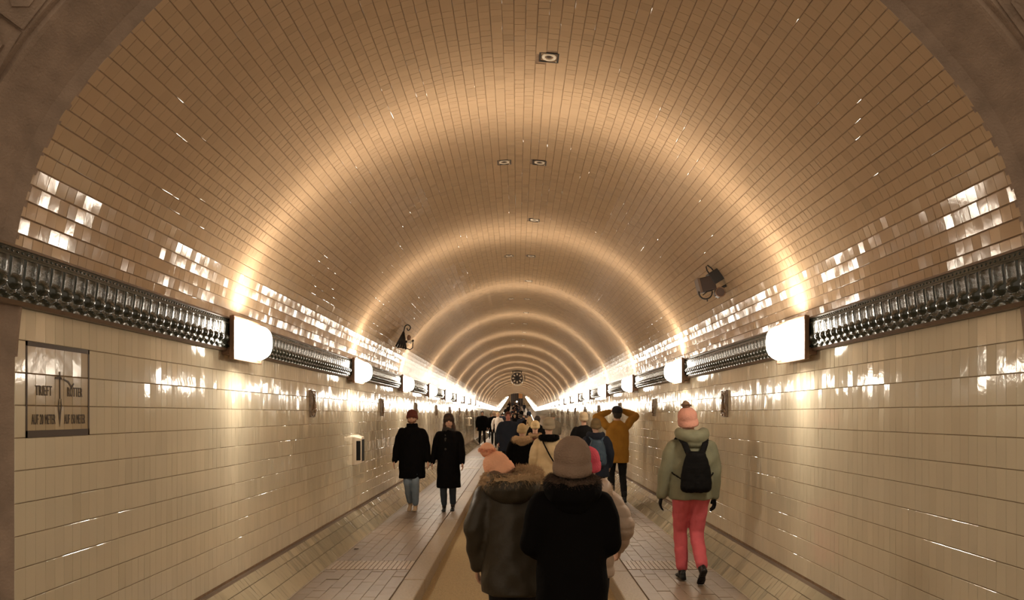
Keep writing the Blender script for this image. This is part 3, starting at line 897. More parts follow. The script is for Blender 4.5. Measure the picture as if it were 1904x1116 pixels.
# ================================================================== WALL BOX (left) 
def wall_box(y, z, lb, sc=1.0):
    r = empty('ventilation_box', (-WX + .002, y, z)); tag(r, lb, 'vent box')
    bm = bmesh.new()
    prof = [(-.14, -.215), (-.14, .185), (-.11, .215), (.11, .215), (.14, .185), (.14, -.185), (.11, -.215)]
    a = [bm.verts.new((0, p * sc, q * sc)) for p, q in prof]; b = [bm.verts.new((.03, p * sc, q * sc)) for p, q in prof]
    c = [bm.verts.new((.12, p * .72 * sc, q * .86 * sc)) for p, q in prof]
    n = len(prof)
    for u, v in ((a, b), (b, c)):
        for i in range(n): bm.faces.new((u[i], u[(i + 1) % n], v[(i + 1) % n], v[i]))
    bm.faces.new(c); bm.faces.new(a[::-1]); bmesh.ops.recalc_face_normals(bm, faces=bm.faces)
    bm_obj('housing', bm, M['box_white'], r)
    for yy in (-.088, .008):
        bm = bmesh.new(); box(bm, .119, .124, yy * sc, (yy + .08) * sc, -.165 * sc, .15 * sc); bm_obj('slot', bm, M['black_gap'], r)
    bm = bmesh.new()
    sv_ = [bm.verts.new((xx, yy * sc, zz * sc)) for xx, yy, zz in ((.052, -.1335, -.15), (.052, -.1335, .13), (.108, -.1085, .13), (.108, -.1085, -.15))]
    bm.faces.new(sv_); bmesh.ops.solidify(bm, geom=bm.faces[:], thickness=.002); bm_obj('side_slot', bm, M['black_gap'], r)
    return r
wall_box(10.95, CZ - .51, 'off-white vent box with dark vertical slots low on the left wall')
wall_box(37.5, CZ - .35, 'small distant pale box on the left wall beside the walkers in black')

# ================================================================== JET FAN under the vault
fan = empty('jet_fan', (.0, 44.8, 3.83)); tag(fan, 'round ventilation fan hanging from the crown of the vault far ahead', 'fan')
def annulus(bm, r0, r1, y0, y1, n=32):
    a = [[bm.verts.new((r * math.cos(k / n * 2 * math.pi), y, r * math.sin(k / n * 2 * math.pi))) for k in range(n)] for r, y in ((r0, y0), (r1, y0), (r1, y1), (r0, y1))]
    for i in range(4):
        for k in range(n): bm.faces.new((a[i][k], a[i][(k + 1) % n], a[(i + 1) % 4][(k + 1) % n], a[(i + 1) % 4][k]))
    bmesh.ops.recalc_face_normals(bm, faces=bm.faces)
bm = bmesh.new(); annulus(bm, .345, .39, 0, 1.6); bm_obj('casing', bm, mat_plain('pale_fan_casing', (.42, .34, .24), .4, .3), fan, False)
bm = bmesh.new(); cone(bm, (0, .10, 0), .345, (0, .14, 0), .345, 32); bm_obj('back_disc', bm, mat_plain('brown_fan_disc', (.05, .03, .02), .5), fan)
bm = bmesh.new(); cone(bm, (0, .02, 0), .10, (0, .10, 0), .12, 20); bm_obj('hub', bm, M['dark_metal'], fan)
bm = bmesh.new()
sphere(bm, (.235, .06, 0), .055, 2, (1.25, .3, .8))
bl = bm_obj('blade', bm, M['white_ring'], fan, True)
for k in range(1, 8):
    b2 = inst(bl, fan); b2.rotation_euler = (0, k * math.pi / 4, 0)
for sx in (-1, 1):
    bm = bmesh.new(); box(bm, sx * .26 - .02, sx * .26 + .02, .2, .26, .25, .45); box(bm, sx * .26 - .02, sx * .26 + .02, 1.3, 1.36, .25, .45); bm_obj('hanger', bm, M['dark_metal'], fan)
    bm = bmesh.new(); sphere(bm, (sx * .25, -.02, -.36), .055, 2, (.9, 1, 1.3)); bm_obj('guide_lug', bm, mat_plain('cream_lug', (.8, .62, .38), .4), fan, True)
bm = bmesh.new(); box(bm, .43, .47, .1, .5, -.12, .2, .005); bm_obj('terminal_box', bm, M['dark_metal'], fan)
bm = bmesh.new(); box(bm, -.32, .32, .2, .26, .41, .455); bm_obj('crossbar', bm, M['dark_metal'], fan)

# ================================================================== LITTER
bm = bmesh.new()
pts = [(-.03, .0, .002), (-.01, .012, .012), (.02, .008, .004), (.035, -.004, .014), (.01, -.016, .006), (-.015, -.012, .016)]
v = [bm.verts.new(p) for p in pts]; w_ = [bm.verts.new((p[0], p[1], p[2] + .003)) for p in pts]
bm.faces.new(w_); bm.faces.new(v[::-1])
for i in range(6): bm.faces.new((v[i], v[(i + 1) % 6], w_[(i + 1) % 6], w_[i]))
lf = bm_obj('fallen_leaf', bm, M['sign_dark']); lf.location = (-2.0, 9.28, .003); tag(lf, 'crumpled dark leaf lying on the left pavement by the skirting', 'leaf')

# ================================================================== PEOPLE
def blob(name, bm, voxel, smooth, mat, parent, fn=None):
    me = bpy.data.meshes.new('t'); bm.to_mesh(me); bm.free()
    o = bpy.data.objects.new('t', me); COL.objects.link(o)
    m = o.modifiers.new('r', 'REMESH'); m.mode = 'VOXEL'; m.voxel_size = voxel
    if smooth:
        q = o.modifiers.new('s', 'SMOOTH'); q.factor = .5; q.iterations = smooth
    dg = bpy.context.evaluated_depsgraph_get()
    r = bpy.data.meshes.new_from_object(o.evaluated_get(dg))
    bpy.data.objects.remove(o); bpy.data.meshes.remove(me)
    if fn:
        n = len(r.vertices)
        co = np.empty(n * 3, np.float32); no = np.empty(n * 3, np.float32)
        r.vertices.foreach_get('co', co); r.vertices.foreach_get('normal', no)
        co = co.reshape(-1, 3); no = no.reshape(-1, 3)
        co = co + no * fn(co)[:, None]
        r.vertices.foreach_set('co', co.astype(np.float32).reshape(-1))
    r.polygons.foreach_set('use_smooth', [True] * len(r.polygons))
    r.materials.clear(); r.materials.append(mat)
    r.name = name; r.update()
    return link(bpy.data.objects.new(name, r), parent)

def ik(a, b, l1, l2, pole):
    a = Vector(a); b = Vector(b); d = b - a; L_ = d.length
    if L_ > (l1 + l2) * .998:
        d = d.normalized() * (l1 + l2) * .998; b = a + d; L_ = d.length
    x = (l1 * l1 - l2 * l2 + L_ * L_) / (2 * L_)
    h = math.sqrt(max(0, l1 * l1 - x * x))
    n = d.normalized(); p = Vector(pole) - n * Vector(pole).dot(n); p.normalize()
    return a + n * x + p * h, b

def sinw(amp, kz, kx=0, ph=0):
    def f(co):
        return amp * np.sin(co[:, 2] * kz + ph + np.sin(co[:, 0] * 9 + co[:, 1] * 7) * .8) * (1 if not kx else 1)
    return f
def wrinkle(amp, sc, ph=0.0):
    def f(co):
        x, y, z = co[:, 0] * sc, co[:, 1] * sc, co[:, 2] * sc
        v = np.sin(x * 1.7 + 2.3 * np.sin(z * .9 + ph) + y) * np.sin(z * 1.6 + 1.7 * np.sin(x * 1.1 + ph * 2) - y * .7)
        v += .5 * np.sin(x * 3.1 - z * 2.3 + ph) * np.sin(y * 2.9 + z * 1.3)
        return amp * v
    return f
def quilt(amp, pitch, wr=0.003):
    w = wrinkle(wr, 9)
    def f(co): return amp * (np.abs(np.sin(co[:, 2] * math.pi / pitch + .25 * np.sin(co[:, 0] * 11))) ** .6 - .6) + w(co)
    return f

def fur(name, center_pts, rad, n, length, mat, parent, thick=.0016, seed=1, down=.3):
    """many thin hairs standing out of a roll that follows the points"""
    r_ = np.random.default_rng(seed)
    P = np.array([tuple(p) for p in center_pts], float)
    k = len(P)
    t = r_.random(n) * (k - 1); i = np.floor(t).astype(int).clip(0, k - 2); f = (t - i)[:, None]
    c = P[i] * (1 - f) + P[i + 1] * f
    tang = P[i + 1] - P[i]; tang /= np.linalg.norm(tang, axis=1)[:, None] + 1e-9
    d = r_.normal(size=(n, 3)); d -= tang * (d * tang).sum(1)[:, None]; d /= np.linalg.norm(d, axis=1)[:, None] + 1e-9
    rr = np.asarray(rad)
    base = c + d * (rad * .9)
    dir_ = d + r_.normal(size=(n, 3)) * .45; dir_[:, 2] -= down; dir_ /= np.linalg.norm(dir_, axis=1)[:, None]
    L_ = length * (.5 + r_.random(n))[:, None]
    side = np.cross(dir_, r_.normal(size=(n, 3))); side /= np.linalg.norm(side, axis=1)[:, None] + 1e-9
    mid = base + dir_ * L_ * .55 + r_.normal(size=(n, 3)) * .003
    tip = base + dir_ * L_ + np.array([0, 0, -.25]) * L_
    V = np.stack([base - side * thick, base + side * thick, mid + side * thick * .7, mid - side * thick * .7, tip], 1).reshape(-1, 3)
    Fc = []
    for j in range(n):
        a = 5 * j; Fc.append((a, a + 1, a + 2, a + 3)); Fc.append((a + 3, a + 2, a + 4))
    o = mesh_obj(name, V, Fc, mat, parent); o['kind'] = 'stuff'
    return o

def hand(bm, wrist, dirv, s, side, glove=1.0, curl=.5, back=(0, 0, 1)):
    """palm, four unequal fingers with knuckle bends and a thumb from the side of the palm"""
    d = Vector(dirv).normalized()
    bk = Vector(back) - d * Vector(back).dot(d)
    if bk.length < .1: bk = Vector((1, 0, 0)) - d * d.x
    bk.normalize()
    lat = d.cross(bk) * side
    w = Vector(wrist)
    sc = s * glove
    # palm as a row of joined rods
    for q in (-1.5, -.5, .5, 1.5):
        cone(bm, w + lat * q * .010 * sc, .015 * sc, w + d * .085 * s + lat * q * .019 * sc, .0115 * sc, 8)
        sphere(bm, w + d * .085 * s + lat * q * .019 * sc, .0118 * sc, 1)
    sphere(bm, w + d * .02 * s, .024 * sc, 2, (1, 1, 1))
    for q, l in zip((-1.5, -.5, .5, 1.5), (.066, .078, .074, .058)):
        p = w + d * .085 * s + lat * q * .019 * sc
        a = curl * .55
        dd = (d * math.cos(a) - bk * math.sin(a) + lat * q * .12).normalized()
        p1 = p + dd * l * s * .5
        d2 = (d * math.cos(a * 2.2) - bk * math.sin(a * 2.2)).normalized(); p2 = p1 + d2 * l * s * .32
        d3 = (d * math.cos(a * 3) - bk * math.sin(a * 3)).normalized(); p3 = p2 + d3 * l * s * .24
        chain(bm, [(p, .0092 * sc), (p1, .0082 * sc), (p2, .0076 * sc), (p3, .0066 * sc)], 8, 1)
    tb = w + d * .03 * s - lat * .022 * sc
    t1 = tb + (d * .75 - lat * .75 - bk * .2).normalized() * .040 * s
    t2 = t1 + (d * .95 - lat * .25 - bk * .35).normalized() * .030 * s
    chain(bm, [(tb, .014 * sc), (t1, .0115 * sc), (t2, .0095 * sc)], 8, 1)

def shoe_bm(bm, ank, toe, heel_up, s, h=.09, fat=1.0):
    """ank: ankle point, toe: unit direction in the ground plane, heel_up: pitch in radians (toe on the ground)"""
    toe = Vector(toe).normalized()
    c, sn = math.cos(heel_up), math.sin(heel_up)
    f = Vector((toe.x * c, toe.y * c, -sn)); u = Vector((toe.x * sn, toe.y * sn, c))
    lat = f.cross(u)
    a = Vector(ank)
    hb = a - u * (h - .012) * s
    def P(x, y, z): return hb + f * x * s + lat * y * s + u * z * s
    # sole outline stack
    prof = [(-.075, .028), (-.06, .034), (-.02, .033), (.04, .034), (.10, .045), (.15, .043), (.19, .026)]
    for (x0, w0), (x1, w1) in zip(prof, prof[1:]):
        for t in (0, .5):
            x = x0 + (x1 - x0) * t; w = w0 + (w1 - w0) * t
            top = .060 if x < .03 else .060 - (x - .03) * .2
            for y in (-w + .012, 0, w - .012):
                chain(bm, [(P(x, y * fat, .010), .013 * s), (P(x, y * .7 * fat, max(.016, top * .55)), .015 * s)], 6, 1)
    chain(bm, [(P(.0, 0, .05), .038 * s * fat), (a + u * .03 * s, .042 * s * fat), (a + u * .10 * s + f * .0, .044 * s * fat)], 12, 1)
    chain(bm, [(P(.05, 0, .035), .032 * s * fat), (P(.12, 0, .022), .03 * s * fat)], 10, 1)
    chain(bm, [(P(-.055, 0, .03), .027 * s * fat), (P(-.05, 0, .07), .03 * s * fat)], 10, 1)
    return f, u, hb

def head_bm(bm, c, rot, s):
    """cranium, jaw, nose, brow, ears; c = centre of the head, rot = its orientation, facing +Y"""
    def P(x, y, z): return c + rot @ Vector((x * s, y * s, z * s))
    def S(x, y, z, r, sc=(1, 1, 1)): sphere(bm, P(x, y, z), r * s, 2, sc, rot)
    S(0, -.008, .028, .090, (.86, 1.06, .98))
    S(0, .020, -.028, .072, (.88, 1.0, 1.08))
    S(0, .045, -.078, .036, (1.1, .95, .85))
    S(-.03, .042, -.045, .036, (1, 1, 1.1)); S(.03, .042, -.045, .036, (1, 1, 1.1))
    S(0, .076, .028, .028, (2.0, .55, .55))
    cone(bm, P(0, .084, .018), .009 * s, P(0, .106, -.020), .013 * s, 8); S(0, .104, -.022, .0145); S(-.012, .094, -.026, .009); S(.012, .094, -.026, .009)
    S(0, .086, -.052, .014, (1.7, .6, .45)); S(0, .084, -.060, .013, (1.5, .6, .5))
    for q in (-1, 1): S(q * .079, -.006, -.004, .026, (.34, .7, 1.15)); S(q * .040, .072, -.018, .018, (1.1, .6, .9))

def person(label, X, Y, Z, H, head=0.0, group=None, lod=1, skin=None,
           lean=(0, 0), lf=(0, 0, 0), rf=(0, 0, 0), lheel=0, rheel=0, lh=None, rh=None, lpole=(-.6, -1, -.3), rpole=(.6, -1, -.3),
           headtilt=(0, 0, 0), headoff=(0, 0, 0), coat=None, pants=None, shoes=None, gloves=None, hat=None, hair=None, beard=None,
           scarf=None, hood=None, furc=None, pack=None, strap=None, extra=None, face=True, bulk=1.0, leg=1.0):
    """local frame: person faces +Y, right hand at +X. coat = dict(mat, hem, w, flare, fn)"""
    s = H / 1.75
    vx = {0: .026, 1: .015, 2: .011}[lod]
    lx, ly = lean
    def sp(z):     # spine centre at height z (unscaled)
        t = max(0, (z - .95) / .8)
        return Vector((lx * t * t * .6 + lx * t * .4, ly * t * t * .6 + ly * t * .4, z)) * s
    hipL, hipR = Vector((-.09, 0, .93)) * s, Vector((.09, 0, .93)) * s
    aL = Vector((-.10 + lf[0], lf[1], .09 + lf[2])) * s; aR = Vector((.10 + rf[0], rf[1], .09 + rf[2])) * s
    kL, aL = ik(hipL, aL, .44 * s, .43 * s, (0, 1, 0)); kR, aR = ik(hipR, aR, .44 * s, .43 * s, (0, 1, 0))
    shz = 1.43
    sL = sp(shz) + Vector((-.175 * s, 0, 0)); sR = sp(shz) + Vector((.175 * s, 0, 0))
    lh = Vector(lh) * s if lh else sL + Vector((-.09, .04, -.52)) * s
    rh = Vector(rh) * s if rh else sR + Vector((.09, .04, -.52)) * s
    eL, wL = ik(sL, lh, .29 * s, .26 * s, lpole); eR, wR = ik(sR, rh, .29 * s, .26 * s, rpole)
    neck = sp(1.47); hc = sp(1.63) + Vector(headoff) * s
    rot = Euler(headtilt).to_matrix()
    # ---------- body
    bm = bmesh.new()
    head_bm(bm, hc, rot, s) if lod > 0 else (sphere(bm, hc, .1 * s, 2, (.85, .95, 1.15)), sphere(bm, hc + Vector((0, .1, -.02)) * s, .018 * s, 1))
    chain(bm, [(neck - Vector((0, .0, .05)) * s, .062 * s), (hc + rot @ Vector((0, -.015, -.07)) * s, .055 * s)], 12)
    chain(bm, [(sp(1.31), .115 * s), (sp(1.15), .12 * s), (sp(.97), .13 * s)], 14)
    for q, S_, E_, W_ in ((-1, sL, eL, wL), (1, sR, eR, wR)):
        chain(bm, [(sp(1.36), .06 * s), (S_ + Vector((-q * .02, 0, -.045)) * s, .046 * s), (E_, .042 * s), (W_, .027 * s)], 10)
        if lod > 0 and not gloves:
            d = (W_ - E_).normalized(); hand(bm, W_, d, s, q, 1.05, .5, (q * 1.0, 0, .15))
        elif not gloves:
            sphere(bm, W_ + (W_ - E_).normalized() * .06 * s, .036 * s, 1, (.8, .8, 1.2))
    for Hh, K_, A_ in ((hipL, kL, aL), (hipR, kR, aR)):
        chain(bm, [(Hh, .085 * s), (K_, .055 * s), (A_, .038 * s)], 10)
    body = blob('person', bm, vx if lod != 2 else .0085, 1, skin or M['skin'], None)
    body.location = (X, Y, Z); body.rotation_euler = (0, 0, head)
    tag(body, label, 'person', group)
    # ---------- face
    if face and lod > 0:
        for q in (-1, 1):
            bm = bmesh.new(); sphere(bm, hc + rot @ Vector((q * .032, .083, .006)) * s, .0105 * s, 2, (1.2, .55, .6), rot)
            bm_obj('eye', bm, M['eye'], body, True)
            bm = bmesh.new(); tube(bm, [hc + rot @ Vector((q * x, .090, z)) * s for x, z in ((.018, .024), (.032, .029), (.047, .023))], .0035 * s, 5)
            bm_obj('eyebrow', bm, hair and hair[0] or M['hair_dark'], body, True)
        bm = bmesh.new(); sphere(bm, hc + rot @ Vector((0, .091, -.056)) * s, .011 * s, 2, (2.0, .6, .55), rot); bm_obj('mouth', bm, M['lips'], body, True)
    # ---------- trousers
    pm = pants or cloth('black_trousers', (.012, .011, .011))
    bm = bmesh.new()
    pw = leg
    for Hh, K_, A_ in ((hipL, kL, aL), (hipR, kR, aR)):
        an = A_ + (K_ - A_) * .12
        chain(bm, [(Hh + Vector((0, -.015, -.02)) * s, .105 * s * pw), ((Hh + K_) / 2, .088 * s * pw), (K_, .070 * s * pw), ((K_ + A_) / 2, .066 * s * pw), (an, .055 * s * pw * pw)], 12)
    chain(bm, [(Vector((-.05, -.02, .98)) * s, .12 * s), (Vector((.05, -.02, .98)) * s, .12 * s)], 12)
    blob('trousers', bm, vx, 2, pm, body, wrinkle(.004 * s, 14, X) if lod else None)
    # ---------- shoes
    smt = shoes or cloth('black_leather', (.010, .009, .009), .35)
    for A_, K_, hu in ((aL, kL, lheel), (aR, kR, rheel)):
        bm = bmesh.new()
        if lod > 0:
            f, u, hb = shoe_bm(bm, A_, (0, 1, 0), hu, s)
        else:
            sphere(bm, A_ + Vector((0, .05, -.045)) * s, .05 * s, 1, (.9, 2.3, .8)); sphere(bm, A_, .05 * s, 1)
        blob('shoe', bm, vx * .8, 2, smt, body)
    # ---------- coat
    if coat:
        w, fl, hem = coat.get('w', 1.0), coat.get('flare', 1.0), coat['hem']
        bm = bmesh.new()
        zs = [1.50, 1.47, 1.43, 1.36, 1.25, 1.12, 1.0]
        z = .9
        while z > hem + .05: zs.append(z); z -= .1
        zs.append(hem)
        rings = []
        for z in zs:
            if z > 1.48: rx, ry = .075, .075
            elif z > 1.45: rx, ry = .105 * w, .095
            elif z > 1.40: rx, ry = .150 * w, .118
            elif z > 1.3: rx, ry = .185 * w, .145
            elif z > 1.2: rx, ry = .200 * w, .16
            elif z > 1.05: rx, ry = .192 * w, .155
            else:
                t = (1.05 - z) / .6
                rx, ry = (.195 + .03 * fl * t) * w, (.165 + .035 * fl * t)
            ry *= coat.get('d', 1.0)
            c = sp(z) if z > .95 else Vector((0, 0, z * s))
            n = 28; t = max(0, (1.1 - z)) * coat.get('fold', .12)
            rings.append([c + Vector((math.cos(k * 2 * math.pi / n) * rx * s * (1 + t * .3 * math.sin(k * 2 * math.pi / n * 5 + X)),
                                      math.sin(k * 2 * math.pi / n) * ry * s * (1 + t * .3 * math.sin(k * 2 * math.pi / n * 5 + X)), 0)) for k in range(n)])
        # thicken: the hem is a closed but shallow inward dish
        rings.append([rings[-1][0].lerp(p, 1) * 1.0 for p in rings[-1]])
        last = rings.pop()
        rings.append(last)
        loft(bm, rings[::-1])
        sl = coat.get('sleeve', 1.0)
        for q, S_, E_, W_ in ((-1, sL, eL, wL), (1, sR, eR, wR)):
            cu = W_ - (W_ - E_).normalized() * .0 * s
            chain(bm, [(sp(1.41) + Vector((q * .09 * w, 0, -.035)) * s, .085 * s), (S_ + Vector((q * .0, 0, -.045)) * s, .072 * s * sl), ((S_ + E_) / 2, .078 * s * sl), (E_, .072 * s * sl), ((E_ + W_) / 2, .064 * s * sl), (cu, .050 * s * sl)], 14)
        blob('coat', bm, vx, 4, coat['mat'], body, coat.get('fn') or wrinkle(.006 * s, 8, X))
        if coat.get('collar'):
            bm = bmesh.new()
            n = 20
            for k in range(n):
                a = k / n * 2 * math.pi
                p0 = sp(1.46) + Vector((math.cos(a) * .085, math.sin(a) * .08 - .01, 0)) * s; p1 = sp(1.46) + Vector((math.cos(a) * .082, math.sin(a) * .085, coat['collar'])) * s
                chain(bm, [(p0, .024 * s), (p1, .020 * s)], 6, 1)
            blob('collar', bm, vx * .8, 3, coat.get('collar_mat', coat['mat']), body)
        if coat.get('belt'):
            bm = bmesh.new(); z = coat['belt']; c = sp(z)
            tube(bm, [c + Vector((math.cos(a) * .2 * w, math.sin(a) * .168, 0)) * s for a in [k / 24 * 2 * math.pi for k in range(25)]], .008 * s, 5)
            bm_obj('belt', bm, coat['mat'], body, True)
    # ---------- gloves
    if gloves:
        for q, E_, W_ in ((-1, eL, wL), (1, eR, wR)):
            bm = bmesh.new(); d = (W_ - E_).normalized()
            if lod > 0:
                chain(bm, [(W_ - d * .03 * s, .032 * s), (W_ + d * .01 * s, .03 * s)], 10, 1)
                hand(bm, W_ + d * .01 * s, d, s, q, 1.15, .6, (q * 1.0, 0, .15))
                blob('glove', bm, .006 if lod == 2 else .008, 1, gloves, body)
            else:
                sphere(bm, W_ + d * .05 * s, .042 * s, 1, (.8, .8, 1.5)); bm_obj('glove', bm, gloves, body, True)
    # ---------- hair
    if hair:
        bm = bmesh.new()
        def P(x, y, z): return hc + rot @ Vector((x * s, y * s, z * s))
        sphere(bm, P(0, -.016, .030), .098 * s, 3, (.92, 1.06, .98), rot)
        sphere(bm, P(0, -.04, -.03), .078 * s, 2, (1.02, .75, 1.1), rot)
        if len(hair) > 1 and hair[1] == 'long':
            for q in (-1, 1):
                chain(bm, [(P(q * .075, .0, -.02), .030 * s), (P(q * .088, .02, -.12), .034 * s), (P(q * .085, .045, -.20), .03 * s)], 8)
            chain(bm, [(P(0, -.07, -.02), .06 * s), (P(0, -.09, -.16), .06 * s)], 8)
        if len(hair) > 1 and hair[1] == 'bun': sphere(bm, P(0, -.11, .06), .045 * s, 2)
        # keep the face free
        o = blob('hair', bm, vx * .8, 1, hair[0], body, wrinkle(.003, 60))
    if beard:
        bm = bmesh.new()
        for a in range(-4, 5):
            t = a / 4 * 1.25
            p = hc + rot @ Vector((math.sin(t) * .062 * s, (.018 + math.cos(t) * .062) * s, (-.082 + abs(t) * .028) * s)); sphere(bm, p, .024 * s, 1)
        blob('beard', bm, .007, 1, beard, body)
    # ---------- hats
    if hat:
        kind, hm = hat[0], hat[1]; hs_ = hat[5] if len(hat) > 5 else 1.0
        def P(x, y, z): return hc + rot @ Vector((x * s * hs_, y * s * hs_, (z if z > 0 else z * hs_) * s))
        tall = hat[2] if len(hat) > 2 else 1.0
        n = 32
        if kind in ('beanie', 'pom', 'fold'):
            bm = bmesh.new()
            prof = [(.088, -.015), (.101, -.012), (.104, .012), (.104, .04), (.100, .042), (.102, .055), (.098, .08), (.088, .105), (.068, .128), (.040, .143), (.012, .148)]
            rings = []
            for r, z in prof:
                zz = z if z <= .042 else .042 + (z - .042) * tall; zz += .012
                rr = r if z <= .042 or tall <= 1.05 else r * (1 + .06 * math.sin((z - .042) / .106 * math.pi))
                rings.append([P(math.cos(k / n * 2 * math.pi) * rr * .93 * (1 + .012 * (k % 2)), math.sin(k / n * 2 * math.pi) * rr * 1.08 * (1 + .012 * (k % 2)) - .01 - (zz - .04) * .15, zz + .26 * rr * math.sin(k / n * 2 * math.pi)) for k in range(n)])
            loft(bm, rings)
            bm_obj('knitted_hat', bm, hm, body, True)
            bm = bmesh.new()
            rings = []
            for r, z in [(.094, -.02), (.107, -.02), (.110, 0), (.108, .035), (.098, .042)]:
                rings.append([P(math.cos(k / (2 * n) * 2 * math.pi) * r * .93 * (1 + .016 * (k % 2)), math.sin(k / (2 * n) * 2 * math.pi) * r * 1.08 * (1 + .016 * (k % 2)) - .01, z + .012 + .26 * r * math.sin(k / (2 * n) * 2 * math.pi)) for k in range(2 * n)])
            loft(bm, rings, False)
            if kind != 'pom0': bm_obj('hat_cuff', bm, hm, body, True)
            else: bm.free()
            if kind == 'pom':
                pmt = hat[3]; pr = hat[4] if len(hat) > 4 else .045
                pc = P(0, -.03, .042 + .106 * tall + pr * .7)
                bm = bmesh.new(); vv = sphere(bm, pc, pr * s * .8, 3)
                for v in vv: v.co += (v.co - pc).normalized() * rnd.uniform(0, pr * .15)
                pb = bm_obj('pompom', bm, pmt, body, True)
                if lod: fur('pompom_wool', [pc, pc + Vector((0, 0, .001)), pc + Vector((0, 0, .002))], pr * s * .75, 900, pr * .4, pmt, pb, .002, 3, 0)
        elif kind == 'cap':
            bm = bmesh.new(); rings = []
            for r, z in [(.092, .01), (.101, .01), (.102, .05), (.092, .09), (.065, .115), (.02, .126)]:
                rings.append([P(math.cos(k / n * 2 * math.pi) * r * .95, math.sin(k / n * 2 * math.pi) * r * 1.08 - .01, z + .008 + .15 * r * math.sin(k / n * 2 * math.pi)) for k in range(n)])
            loft(bm, rings)
            bm_obj('cap', bm, hm, body, True)
            bm = bmesh.new()
            up = [P(x, .085 + y, .030 - .1 * y) for x, y in ((-.07, -.01), (-.06, .05), (-.03, .085), (0, .095), (.03, .085), (.06, .05), (.07, -.01))]
            v = [bm.verts.new(p) for p in up]; w_ = [bm.verts.new(p + Vector((0, 0, -.006))) for p in up]
            bm.faces.new(v); bm.faces.new(w_[::-1])
            for i in range(len(up)): bm.faces.new((v[i], w_[i], w_[(i + 1) % len(up)], v[(i + 1) % len(up)]))
            bm_obj('peak', bm, hm, body)
        elif kind == 'hood':
            bm = bmesh.new()
            sphere(bm, P(0, -.03, .02), .122 * s, 3, (.95, 1.0, 1.1), rot); chain(bm, [(P(0, -.05, -.06), .10 * s), (sp(1.45) + Vector((0, -.03, 0)) * s, .11 * s)], 12)
            o = blob('hood', bm, vx, 2, hm, body, wrinkle(.004, 14))
    # ---------- hood lying on the back
    if hood:
        bm = bmesh.new(); c = sp(1.46) + Vector((0, 0, hood.get('dz', 0) * s))
        rr = hood.get('r', .045)
        for k in range(15):
            a = math.pi * (1.0 + k / 14) if True else 0
            p = c + Vector((math.cos(a) * .125, math.sin(a) * .115 - .02, .03 - .045 * math.sin((k / 14) * math.pi))) * s
            sphere(bm, p, rr * s * (1 + .45 * math.sin(k / 14 * math.pi)), 2, (1, 1, 1.05))
        sphere(bm, c + Vector((0, -.12, -.055)) * s, .09 * s, 2, (1.2, .75, .9))
        for q in (-1, 1): chain(bm, [(c + Vector((q * .125, -.02, .03)) * s, rr * s), (c + Vector((q * .07, .10, -.02)) * s, rr * .8 * s)], 10)
        blob('lowered_hood', bm, vx, 3, hood['mat'], body, wrinkle(.004, 18))
    if furc:
        c = sp(1.47)
        rad = furc.get('r', .05); R1 = furc.get('R', .13); dz = furc.get('dz', 0.0)
        tl = furc.get('tilt', 0.0); op = furc.get('open', .25)
        pts = []
        for k in range(25):
            a = math.pi * (-.5 - 1 + op + (2 - 2 * op) * k / 24 + .0)
            x, y = math.cos(a) * R1, math.sin(a) * R1 * .95 - .02
            pts.append(c + Vector((x, y, dz + .02 - .035 * (1 - y / R1) * .6 + tl * x)) * s)
        bm = bmesh.new()
        chain(bm, [(p, rad * s * .8) for p in pts], 10, 1)
        fb = blob('fur_trim', bm, vx * .9, 2, furc['mat'], body, wrinkle(.004, 40))
        if lod: fur('fur_hairs', pts, rad * s * .75, 9000 if lod == 2 else 2500, .030 * s * furc.get('len', 1), furc['mat'], fb, .0011 if lod == 2 else .002, 5)
    if scarf:
        bm = bmesh.new(); c = sp(1.49)
        for j, (r, z) in enumerate(((.085, 0), (.092, -.03))):
            pts = [c + Vector((math.cos(a) * r, math.sin(a) * r, z + .012 * math.sin(a * 2 + j))) * s for a in [k / 20 * 2 * math.pi for k in range(21)]]
            chain(bm, [(p, .034 * s) for p in pts], 8, 1)
        chain(bm, [(c + Vector((.03, .10, -.03)) * s, .035 * s), (c + Vector((.04, .165, -.18)) * s, .035 * s), (c + Vector((.04, .18, -.36)) * s, .032 * s)], 8)
        blob('scarf', bm, vx, 2, scarf, body, wrinkle(.004, 30))
    # ---------- backpack
    if pack:
        pmat = pack['mat']; z0, z1 = pack.get('z', (1.02, 1.36)); pwid = pack.get('w', .14); dp = pack.get('d', .12)
        bm = bmesh.new()
        cy = -.17
        for i in range(9):
            t = i / 8; z = z0 + (z1 - z0) * t
            wv = pwid * (1 - .35 * t ** 2.5); 
            for q in (-1, -.5, 0, .5, 1):
                p = sp(z) + Vector((q * (wv - .04), cy - dp * .5 + .015 * abs(q), 0)) * s
                sphere(bm, p, dp * .5 * s * (1 - .12 * t), 2)
        o = blob('backpack', bm, vx, 2, pmat, body, wrinkle(.0025, 20))
        if pack.get('pocket'):
            bm = bmesh.new(); 
            for q in (-.6, 0, .6): chain(bm, [(sp(z0 + .05) + Vector((q * pwid * .8, cy - dp * .95, 0)) * s, .035 * s), (sp(z0 + .15) + Vector((q * pwid * .75, cy - dp * .92, 0)) * s, .03 * s)], 8)
            blob('pack_pocket', bm, vx, 2, pack['pocket'], o)
